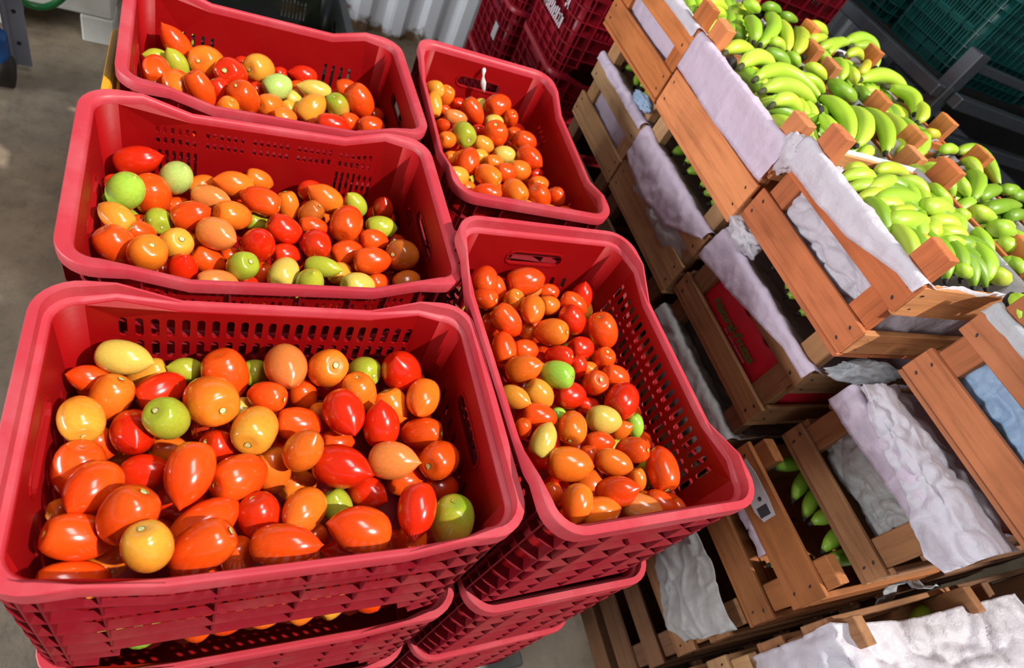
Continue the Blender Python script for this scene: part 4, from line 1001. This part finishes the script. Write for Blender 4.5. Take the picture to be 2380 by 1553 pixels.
# small white puff between second and top layer, and twisted liner ends at the box corners
def puff(label, c, r, mat, seed):
    bm = bmesh.new(); bmesh.ops.create_icosphere(bm, subdivisions=4, radius=1.0)
    for v in bm.verts:
        p = v.co.copy(); d = 1 + 0.35 * fbm(p.x * 1.8 + seed, p.y * 1.8, p.z * 1.8) + 0.22 * (1 - abs(fbm(p.x * 2.2, p.y * 2.2 + seed, p.z * 2.2)) * 2)
        v.co = Vector((p.x * r[0], p.y * r[1], p.z * r[2])) * d
    me = bpy.data.meshes.new('plastic_scrap'); bm.to_mesh(me); bm.free(); me.materials.append(mat)
    for p in me.polygons: p.use_smooth = True
    o = link('plastic_scrap', me, None, c); tag(o, label, 'plastic scrap'); return o
puff('bright white scrunched film at the corner above the red bag box', (0.972, 0.40, 0.045), (0.028, 0.05, 0.026), MAT['film'], 3)
puff('twist of white film between the two orange top boxes', (0.955, 0.441, 0.235), (0.012, 0.03, 0.035), MAT['film'], 5)
puff('clear film bulging under the end of the near top box', (1.08, 0.035, 0.045), (0.09, 0.02, 0.022), MAT['film_clear'], 8)
puff('small blue white film twist under the far top boxes', (0.945, 0.93, 0.02), (0.018, 0.04, 0.014), MAT['film_blue'], 11)

# red bag with green print in the second layer box
x0, x1, y0, y1, z0, _ = BOX['r2']
rb = empty('printed_bag', (x0 + 0.03, (y0 + y1) / 2, z0 + 0.1)); tag(rb, 'red paper bag with green lettering inside the tan box', 'bag')
grid = [[(x0 + 0.026 - 0.006 * math.sin(math.pi * i / 39) + 0.012 * (j / 13) ** 3 - rb.location.x, y0 + 0.065 + (y1 - y0 - 0.13) * i / 39 - rb.location.y, z0 + 0.02 + 0.118 * j / 13 + 0.010 * math.sin(i * 0.5) * (j / 13) - rb.location.z) for j in range(14)] for i in range(40)]
f_ = film('bag_panel', None, grid, MAT['red_bag'], 0.0015, 14, 0.0, 61, thick=0.002, parent=rb)
grid = [[(x0 + 0.03 + (x1 - x0 - 0.08) * i / 30 - rb.location.x, y0 + 0.022 - rb.location.y - 0.006 * math.sin(math.pi * i / 30), z0 + 0.02 + 0.13 * j / 12 - rb.location.z) for j in range(13)] for i in range(31)]
film('bag_end', None, grid, MAT['red_bag'], 0.003, 14, 0.0, 62, thick=0.002, parent=rb)
def lettering(txt, size, loc, mat, parent, rot, name='lettering', shear=0.0, bold=0.0, extr=0.0004):
    cu = bpy.data.curves.new('t', 'FONT'); cu.body = txt; cu.size = size; cu.extrude = extr; cu.shear = shear; cu.offset = bold; cu.align_x = 'CENTER'; cu.resolution_u = 3
    t_ = bpy.data.objects.new('t', cu); col.objects.link(t_); bpy.context.view_layer.update()
    me = bpy.data.meshes.new_from_object(t_); bpy.data.objects.remove(t_)
    me.materials.clear(); me.materials.append(mat)
    o = link(name, me, parent, loc); o.rotation_euler = rot
    return o
RX = (math.pi / 2, 0, -math.pi / 2)                # text reads along -Y on a face that looks to -X
rl = rb.location; LY1, LY2, LY3, LZ = 0.290, 0.240, 0.196, z0 + 0.078
lettering('Natural', 0.030, (x0 + 0.0145 - rl.x, LY1 - rl.y, LZ - rl.z), MAT['print_green'], rb, RX, shear=0.2, bold=0.0008)
lettering('das', 0.011, (x0 + 0.0145 - rl.x, LY2 - rl.y, LZ + 0.004 - rl.z), MAT['print_green'], rb, RX)
lettering('Frutas', 0.031, (x0 + 0.0145 - rl.x, LY3 - rl.y, LZ - rl.z), MAT['print_green'], rb, RX, shear=0.2, bold=0.0008)
def strokes(n, pitch, h, mat, parent, x, y, z, name):
    mb = MB(); r_ = random.Random(n)
    for i in range(n):
        if r_.random() < 0.12: continue
        yy = y - i * pitch; hh = h * r_.uniform(0.7, 1.0)
        mb.box(x - 0.0006, x + 0.0004, yy - pitch * 0.28, yy + pitch * 0.28, z, z + hh)
        if r_.random() < 0.6: mb.box(x - 0.0006, x + 0.0004, yy - pitch * 0.5, yy + pitch * 0.3, z + hh * r_.choice((0.0, 0.45, 0.85)), z + hh * 0.15 + hh * 0.0 + hh * 0.85 * 0 + h * 0.12)
    o = mb.obj(name, mat, parent); o['kind'] = 'stuff'
    return o
strokes(20, 0.005, 0.006, MAT['print_pink'], rb, x0 + 0.0145 - rl.x, 0.260 - rl.y, LZ - 0.011 - rl.z, 'small_print')
# paper label on the third layer box
x0, x1, y0, y1, z0, _ = BOX['d3b']
lb = empty('paper_label', (x0 - 0.0013, -0.07, z0 + 0.18)); tag(lb, 'torn white paper label on the brown third layer box', 'label')
mb = MB(); pts = [(-0.065, 0.022), (-0.03, 0.026), (0.03, 0.025), (0.065, 0.018), (0.062, -0.018), (0.03, -0.024), (-0.04, -0.025), (-0.066, -0.014)]
mb.add([(-0.0006, a, b) for a, b in pts] + [(0.0004, a, b) for a, b in pts], [tuple(range(8)), tuple(range(15, 7, -1))] + [(i, (i + 1) % 8, 8 + (i + 1) % 8, 8 + i) for i in range(8)])
mb.obj('paper', MAT['paper'], lb)
mb = MB(); mb.box(-0.0012, -0.0004, -0.058, -0.036, -0.016, 0.014); mb.obj('printed_block', MAT['print_dark'], lb)
mb = MB(); mb.tube([(-0.0014, -0.022, 0.004), (-0.0004, -0.022, 0.004)], 0.005, 10); mb.obj('hole', MAT['print_dark'], lb)
# round green hole of the d2 bag: the banana behind a punched hole rim
x0, x1, y0, y1, z0, _ = BOX['d2']

# ------------------------------------------------------------------ bananas
GREEN = [(S(168, 204, 54), S(182, 212, 66)), (S(154, 196, 50), S(172, 206, 62)), (S(176, 206, 60), S(192, 214, 76)), (S(184, 206, 56), S(198, 210, 66))]
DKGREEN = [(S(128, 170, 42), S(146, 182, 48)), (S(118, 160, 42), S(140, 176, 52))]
YELL = [(S(214, 196, 60), S(200, 190, 60))]
def bez(p0, pm, p1, n):
    p0, pm, p1 = Vector(p0), Vector(pm), Vector(p1); c = pm * 2 - (p0 + p1) * 0.5
    return [p0 * (1 - t) ** 2 + c * 2 * t * (1 - t) + p1 * t * t for t in [i / (n - 1) for i in range(n)]]
def make_hand(label, group, fingers, pal=GREEN, crown=True, yellow=()):
    """fingers = [(stem end, middle, blossom end, width in metres)] in world space"""
    c = sum((Vector(f[1]) for f in fingers), Vector()) / len(fingers)
    h = empty('banana_hand', c); tag(h, label, 'bananas', group)
    for i, (p0, pm, p1, w_) in enumerate(fingers):
        P = [q - c for q in bez(p0, pm, p1, 13)]
        prof = [0.42, 0.62, 0.84, 0.95, 1.0, 1.02, 1.02, 1.0, 0.97, 0.90, 0.78, 0.58, 0.34]
        mb = MB(); mb.tube(P, [w_ / 2 * k for k in prof], 9, squash=0.92)
        b = mb.obj('banana', MAT['banana'], h, True)
        c1, c2 = random.choice(YELL if i in yellow else pal); j = random.uniform(0.9, 1.08)
        b['c1'] = [v * j for v in c1[:3]]; b['c2'] = [v * j for v in c2[:3]]
        d = (P[-1] - P[-2]).normalized()
        mb = MB(); mb.tube([P[-1] - d * 0.002, P[-1] + d * w_ * 0.14, P[-1] + d * w_ * 0.30], [w_ * 0.17, w_ * 0.13, w_ * 0.09], 7); mb.obj('blossom_tip', MAT['banana_tip'], b, True)
        d = (P[0] - P[1]).normalized()
        mb = MB(); mb.tube([P[0] - d * 0.002, P[0] + d * w_ * 0.25, P[0] + d * w_ * 0.55], [w_ * 0.20, w_ * 0.16, w_ * 0.17], 7); mb.obj('stalk', MAT['banana_stem'], b, True)
    if crown and len(fingers) > 1:
        q = sum((Vector(f[0]) for f in fingers), Vector()) / len(fingers) - c
        bm = bmesh.new(); bmesh.ops.create_icosphere(bm, subdivisions=2, radius=0.016)
        for v in bm.verts: v.co *= 1 + 0.3 * fbm(v.co.x * 60, v.co.y * 60, v.co.z * 60)
        me = bpy.data.meshes.new('crown'); bm.to_mesh(me); bm.free(); me.materials.append(MAT['banana_tip'])
        link('crown', me, h, q - Vector((0, 0, 0.012)))
    return h
def px_hand(label, group, z, arr, pal=GREEN, yellow=(), arch=0.012):
    fs = []
    for i, (a, b, c, w_) in enumerate(arr):
        def P(q, zz): return Vector(atz(1400 + q[0] / 2.2184, q[1] / 2.2184, zz))
        dz = 0.0035 * (i % 2)
        pm = P(b, z + arch + dz); d = depth_of(pm)
        fs.append((P(a, z + dz), pm, P(c, z + dz - 0.004), min(0.044, max(0.027, w_ / 2.2184 * d / FPX * 1.28))))
    return make_hand(label, group, fs, pal, yellow=yellow)
G1 = 'banana hands in the top boxes'
px_hand('two green bananas beside the post of the far top box', G1, .255, [((520,30),(575,18),(640,45),46), ((530,62),(580,58),(628,78),46)])
px_hand('small green banana hand at the top edge beside the red crate', G1, .265, [((735,15),(775,30),(805,60),45), ((820,45),(870,38),(918,75),45), ((915,85),(950,88),(1000,110),42)], DKGREEN + GREEN)
px_hand('green banana hand with upright fingers in the far top box', G1, .262, [((745,95),(785,140),(780,215),60), ((850,75),(885,135),(815,232),60), ((905,110),(948,175),(950,268),56), ((1000,150),(1032,205),(990,278),60), ((860,235),(900,218),(935,262),46)])
px_hand('pair of green bananas at the right side of the far top box', G1, .262, [((1040,152),(1100,138),(1155,175),50), ((1050,208),(1100,200),(1155,192),44)])
px_hand('two pale green bananas by the lilac liner corner', G1, .248, [((640,268),(710,243),(788,295),60), ((720,338),(805,293),(888,355),66)])
px_hand('short green bananas with black tips, middle top box', G1, .252, [((830,285),(900,288),(962,350),60), ((940,290),(985,300),(1008,345),48)], DKGREEN + GREEN)
px_hand('large curved green banana hand by the lilac liner', G1, .250, [((795,405),(955,370),(1135,525),62), ((835,465),(965,440),(1095,525),66), ((885,535),(960,512),(1025,575),60), ((985,400),(1080,412),(1142,475),46)])
px_hand('green banana hand with black tips in the centre of the middle top box', G1, .262, [((1060,290),(1135,292),(1172,385),52), ((1045,350),(1100,358),(1148,408),52), ((1190,310),(1238,350),(1222,415),52), ((1250,365),(1292,383),(1302,435),50)])
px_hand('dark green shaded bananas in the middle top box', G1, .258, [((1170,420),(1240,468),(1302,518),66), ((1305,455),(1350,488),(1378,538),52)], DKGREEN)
px_hand('long green banana behind the near post of the middle top box', G1, .252, [((1130,505),(1245,590),(1275,735),86), ((1130,600),(1180,655),(1235,722),56)])
px_hand('row of five fat green bananas at the near end of the middle top box', G1, .255, [((1270,560),(1355,640),(1310,752),76), ((1350,565),(1455,660),(1460,788),70), ((1430,590),(1530,670),(1535,805),68), ((1510,615),(1595,690),(1580,815),64), ((1590,660),(1655,722),(1612,815),58)])
px_hand('large green banana hand behind the middle post, rear row', G1, .268, [((1330,412),(1465,393),(1572,482),62), ((1480,452),(1595,500),(1608,588),62), ((1565,522),(1648,570),(1622,630),58), ((1330,482),(1390,468),(1425,515),44)])
px_hand('light green banana hand near the pink block, rear row', G1, .268, [((1165,278),(1210,222),(1272,225),46), ((1250,217),(1352,203),(1424,278),56), ((1290,238),(1385,258),(1408,350),56), ((1115,252),(1180,223),(1232,212),42), ((1258,288),(1310,268),(1338,308),40), ((1318,378),(1358,345),(1366,312),36)], yellow=(5,))
px_hand('spotted green bananas at the far edge of the near top box', G1, .258, [((1255,888),(1315,866),(1378,908),52), ((1405,893),(1482,866),(1578,908),54), ((1560,872),(1638,890),(1678,958),54)], DKGREEN + GREEN)
px_hand('green banana hand in the near top box by the white liner', G1, .262, [((1515,922),(1440,948),(1345,990),62), ((1515,935),(1622,955),(1668,1048),64), ((1395,1048),(1512,1016),(1642,1048),80), ((1475,1104),(1540,1092),(1605,1080),44)])
px_hand('two curved bananas with black tips below the wide block', G1, .266, [((1640,880),(1748,918),(1803,1018),76), ((1685,955),(1738,1000),(1798,1060),56)], GREEN)
px_hand('straight fat green bananas in the middle of the near top box', G1, .262, [((1455,1148),(1570,1133),(1692,1158),85), ((1640,1088),(1712,1064),(1793,1098),80)])
px_hand('yellowing banana cluster low in the near top box', G1, .258, [((1720,1130),(1828,1150),(1790,1232),74), ((1595,1228),(1660,1248),(1708,1298),62), ((1655,1192),(1700,1194),(1750,1218),54), ((1745,1252),(1805,1248),(1878,1278),56)], GREEN, yellow=(1,))
px_hand('two long dark green bananas by the near post', G1, .258, [((1890,1190),(1958,1238),(1996,1345),68), ((1880,1260),(1968,1340),(1970,1450),84)], DKGREEN + GREEN)
px_hand('stubby bananas with blackened ends at the right of the near top box', G1, .262, [((1820,1112),(1850,1108),(1888,1132),54), ((1890,1090),(1950,1098),(2018,1138),62), ((2000,1175),(2050,1180),(2122,1218),74), ((2032,1272),(2095,1264),(2168,1278),74)], GREEN)
px_hand('stubby bananas beside the post at the right frame edge', G1, .258, [((2000,1418),(2040,1424),(2088,1458),76), ((2100,1352),(2130,1375),(2168,1418),74), ((2060,1372),(2100,1354),(2138,1372),58), ((1825,1402),(1860,1394),(1890,1428),58)], GREEN)
px_hand('dark green banana hand in the near rear box', G1, .262, [((1830,785),(1945,798),(2042,955),74), ((1850,842),(1908,850),(1948,940),54), ((1880,892),(1938,935),(1906,1030),64), ((1818,925),(1850,948),(1888,1008),54), ((1738,788),(1785,766),(1828,788),46)], DKGREEN + GREEN)
px_hand('spotted green bananas at the right edge of the near rear box', G1, .258, [((1935,1028),(1990,988),(2048,980),62), ((2048,992),(2100,978),(2158,1008),52), ((2095,1022),(2140,1006),(2185,1038),52), ((1965,1088),(2050,1063),(2152,1060),64), ((2075,1128),(2130,1106),(2185,1122),56)], DKGREEN)
px_hand('green banana at the right frame edge in the brown box', G1, .295, [((2120,1530),(2165,1590),(2185,1690),76), ((2180,1530),(2225,1600),(2240,1700),70)])
px_hand('single yellow banana beside the slim post', G1, .27, [((1660,688),(1695,690),(1735,702),44)], YELL, yellow=(0,))
fr = random.Random(21)
for key, nm, z_ in (('b0', 'far top box', 0.0), ('b1', 'middle top box', 0.0), ('b2', 'near top box', 0.0), ('c1', 'far rear box', 0.0), ('c2', 'near rear box', 0.0), ('d3', 'box at the right edge', 0.0)):
    x0, x1, y0, y1, z0, _ = BOX[key]; nx_ = 3 if x1 - x0 > 0.4 else 2
    for i in range(nx_):
        for j in range(3):
            cx_ = x0 + 0.085 + (x1 - x0 - 0.17) * (i + 0.5) / nx_; cy_ = y0 + 0.075 + (y1 - y0 - 0.15) * (j + 0.5) / 3
            an = fr.uniform(0, 6.28); d_ = Vector((math.cos(an), math.sin(an), 0)); e_ = Vector((-d_.y, d_.x, 0)); fs = []
            for q in range(4):
                b_ = Vector((cx_, cy_, z0 + 0.178 + fr.uniform(-.004, .004))) + e_ * (q - 1.5) * 0.030
                fs.append((b_ - d_ * 0.055, b_ + Vector((0, 0, 0.018)) , b_ + d_ * 0.055 + e_ * fr.uniform(-.006, .006), 0.034))
            make_hand('green bananas half hidden under the others, %s %s of the %s' % (('near', 'middle', 'far')[j], (('left', 'centre', 'right') if nx_ == 3 else ('left', 'right'))[i], nm), 'buried banana hands', fs, GREEN + DKGREEN)
G2 = 'banana hands in the lower boxes'
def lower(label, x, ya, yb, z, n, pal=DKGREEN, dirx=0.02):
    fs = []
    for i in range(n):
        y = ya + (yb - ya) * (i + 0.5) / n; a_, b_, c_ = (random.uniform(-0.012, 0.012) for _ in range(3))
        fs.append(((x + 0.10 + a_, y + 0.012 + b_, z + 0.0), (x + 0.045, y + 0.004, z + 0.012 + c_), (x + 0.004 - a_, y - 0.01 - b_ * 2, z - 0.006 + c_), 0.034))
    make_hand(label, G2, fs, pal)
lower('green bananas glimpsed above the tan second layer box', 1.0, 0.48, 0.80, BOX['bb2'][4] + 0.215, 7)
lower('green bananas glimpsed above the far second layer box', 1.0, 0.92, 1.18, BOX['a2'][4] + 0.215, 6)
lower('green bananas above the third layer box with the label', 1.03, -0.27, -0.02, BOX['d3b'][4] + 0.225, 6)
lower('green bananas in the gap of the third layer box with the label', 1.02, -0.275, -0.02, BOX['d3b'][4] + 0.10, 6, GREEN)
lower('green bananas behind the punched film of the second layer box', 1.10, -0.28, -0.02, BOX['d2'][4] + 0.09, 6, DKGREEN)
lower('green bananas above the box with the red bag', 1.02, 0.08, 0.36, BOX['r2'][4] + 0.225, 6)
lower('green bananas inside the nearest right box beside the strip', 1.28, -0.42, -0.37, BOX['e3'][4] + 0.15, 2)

# ------------------------------------------------------------------ background things
for k_ in range(5):
    crate('empty_crate', 'few', 'deep', (1.235, 1.655, FLOOR + 0.28 * (k_ + 1)), (0, 0, 0), 'deep red plastic crate in the stack behind the tomatoes, %s from the floor' % ORD[k_], group='background red crates', zs=0.28 / CH)
for k_ in range(4):
    crate('empty_crate', 'few', 'deep', (1.20, 2.06, FLOOR + 0.28 * (k_ + 1)), (0, 0, 0), 'dark red plastic crate in the rear stack by the white wall, %s from the floor' % ORD[k_], group='background red crates', zs=0.28 / CH)
for k_ in range(5):
    crate('empty_crate', 'teal', 'deep', (1.735, 1.70, FLOOR + 0.31 * (k_ + 1)), (0, 0, math.pi / 2), 'red slatted plastic crate behind the bananas, %s from the floor' % ORD[k_], group='background slatted red crates', zs=0.31 / CH)
# white print and tag on the background stack
pt = empty('printed_mark', (0.947, 1.62, -0.06)); tag(pt, 'white lettering on the background red crate', 'lettering')
strokes(12, 0.016, 0.045, MAT['print_white'], pt, 0, 0.09, 0.02, 'print_line')
strokes(13, 0.016, 0.045, MAT['print_white'], pt, 0, 0.10, -0.045, 'print_line')
mb = MB(); mb.box(-0.002, 0.0, -0.022, 0.022, -0.03, 0.03); o = mb.obj('paper_tag', MAT['paper']); o.location = (0.923, 1.95, -0.36)
tag(o, 'small pale tag on the dark red background crate', 'label')
for k_ in range(2):
    crate('empty_crate', 'fine', 'yellow', (-0.07, 1.41, FLOOR + 0.29 * (k_ + 1)), (0, 0, 0), ('lower', 'upper')[k_] + ' yellow plastic crate behind the farthest left tomatoes', zs=0.29 / CH)
crate('empty_crate', 'fine', 'black', (-0.02, 1.43, FLOOR + 0.29 * 3), (0, 0, 0.02), 'black plastic crate behind the farthest left tomatoes', zs=0.29 / CH)
rnd = random.Random(5)
for i, (x, y, cl) in enumerate(((0.17, 1.50, 'K'), (0.11, 1.53, 'G'), (-0.2, 1.5, 'K'), (-0.16, 1.40, 'G'), (0.03, 1.46, 'G'), (-0.05, 1.52, 'K'), (-0.12, 1.32, 'G'), (0.08, 1.36, 'K'))):
    place_tomato((x, y, -0.36), Vector((rnd.uniform(-1, 1), rnd.uniform(-1, 1), .1)).normalized(), 0.036, 0.03, 'n', cl, 'unripe %s tomato in the black crate, number %s from right' % (TC[cl][2], ORD[i]), 'green tomatoes in the black crate', rnd)
# white plastic pallet at the back left
wp = empty('plastic_pallet', (-0.72, 2.56, FLOOR)); tag(wp, 'white plastic pallet with block feet on the floor, top left', 'pallet')
mb = MB(); mb.box(-0.58, 0.28, -0.16, 0.48, 0.115, 0.30, 0.01); mb.obj('deck', MAT['white_plastic'], wp)
mb = MB(); mb.box(-0.585, 0.285, -0.165, 0.485, 0.30, 0.315, 0.004); mb.obj('top_lip', MAT['white_plastic'], wp)
for xa, xb in ((-0.58, -0.44), (-0.13, -0.045), (0.165, 0.28)):
    for ya, yb in ((-0.16, -0.02), (0.34, 0.48)):
        q = MB(); q.box(xa, xb, ya, yb, 0.0, 0.115, 0.006); q.obj('foot', MAT['white_plastic'], wp)
mb = MB(); mb.tube(bez((-0.80, 2.28, -0.78), (-0.665, 2.30, -0.905), (-0.53, 2.33, -0.75), 20), 0.0125, 10)
tag(mb.obj('garden_hose', MAT['green_hose'], None, True), 'green hose looping in front of the white pallet', 'hose')
# machine stand at the left edge
ms = empty('machine_stand', (-0.752, 2.01, FLOOR)); tag(ms, 'grey metal stand with blue foot at the left edge', 'stand')
mb = MB(); mb.box(0.02, 0.075, 0.10, 0.112, 0.03, 0.75, 0.002); mb.box(0.02, 0.032, 0.05, 0.10, 0.03, 0.75, 0.002); mb.obj('angle_bar', MAT['galv'], ms)
for z in (0.12, 0.24, 0.40, 0.55):
    q = MB(); q.tube([(0.048, 0.098, z), (0.048, 0.1015, z)], 0.007, 10); q.obj('bolt_hole', MAT['dark'], ms)
mb = MB(); mb.box(-0.10, 0.03, -0.02, 0.07, 0.04, 0.20, 0.02); mb.obj('blue_fork', MAT['blue_paint'], ms)
mb = MB(); mb.tube([(-0.11, 0.01, 0.055), (0.035, 0.01, 0.055)], 0.055, 20); mb.obj('wheel', MAT['dark'], ms, True)
for k_ in range(4):
    q = MB(); q.tube(bez((-0.10 + 0.03 * k_, -0.02, 0.15), (-0.02 + 0.02 * k_, -0.04, 0.4), (0.0 + 0.03 * k_, 0.08, 0.8), 14), 0.012, 8); q.obj('cable', MAT['dark'], ms, True)
mb = MB(); mb.box(-0.30, -0.02, -0.02, 0.1, 0.18, 0.5, 0.02); mb.obj('housing', MAT['dark'], ms)
# steel rack
rk = empty('steel_rack', (2.28, 1.15, FLOOR)); tag(rk, 'grey square tube steel rack at the top right', 'rack')
def tubebar(name, a, b, s_=0.045):
    q = MB(); q.box(min(a[0], b[0]) - s_ / 2, max(a[0], b[0]) + s_ / 2, min(a[1], b[1]) - s_ / 2, max(a[1], b[1]) + s_ / 2, min(a[2], b[2]) - s_ / 2, max(a[2], b[2]) + s_ / 2, 0.004); return q.obj(name, MAT['steel'], rk)
Zr = -FLOOR
for X, Y in ((0, 0), (1.36, 0), (0, 1.3), (1.36, 1.3)): tubebar('upright', (X, Y, 0.023), (X, Y, Zr + 0.36), 0.06)
for z in (0.235, 0.10, -0.12):
    tubebar('cross_rail', (0.03, -0.055, Zr + z), (1.36, -0.055, Zr + z)); tubebar('cross_rail', (0.03, 1.355, Zr + z), (1.36, 1.355, Zr + z))
    tubebar('side_rail', (-0.055, 0.0, Zr + z + 0.0), (-0.055, 1.3, Zr + z)); tubebar('side_rail', (1.415, 0.0, Zr + z), (1.415, 1.3, Zr + z))
q = MB(); q.box(0.035, 1.32, 0.035, 1.265, Zr + 0.235, Zr + 0.255, 0.002); q.obj('shelf', MAT['dark'], rk)
tubebar('top_rail', (0.03, 0.0, Zr + 0.345), (1.33, 0.0, Zr + 0.345), 0.03)
names_ = ['near left', 'near right', 'middle left', 'middle right', 'far left', 'far right']
for k_, (xx, yy) in enumerate(((2.62, 1.40), (3.1, 1.40), (2.62, 1.80), (3.1, 1.80), (2.62, 2.20), (3.1, 2.20))):
    for lv in range(2):
        crate('slatted_crate', 'teal', 'teal', (xx - (0.03 if k_ % 2 == 0 else -0.1), yy, 0.2565 + 0.315 * (lv + 1)), (0, 0, 0), 'dark teal slatted plastic crate on the steel rack, %s, %s' % (names_[k_], ('lower', 'upper')[lv]), group='teal crates on the rack')
# dry leaf scrap stuck in the hand hole of the far right crate, and a bead on its corner
mb = MB(); P = bez((0.515, 0.998, -0.035), (0.517, 0.984, -0.058), (0.530, 0.978, -0.088), 9)
mb.tube(P, [0.003, 0.006, 0.004, 0.0025, 0.005, 0.008, 0.007, 0.005, 0.002], 7, squash=0.45)
tag(mb.obj('dry_leaf', MAT['paper'], None, True), 'crumpled pale scrap caught in the hand hole of far right crate', 'scrap')
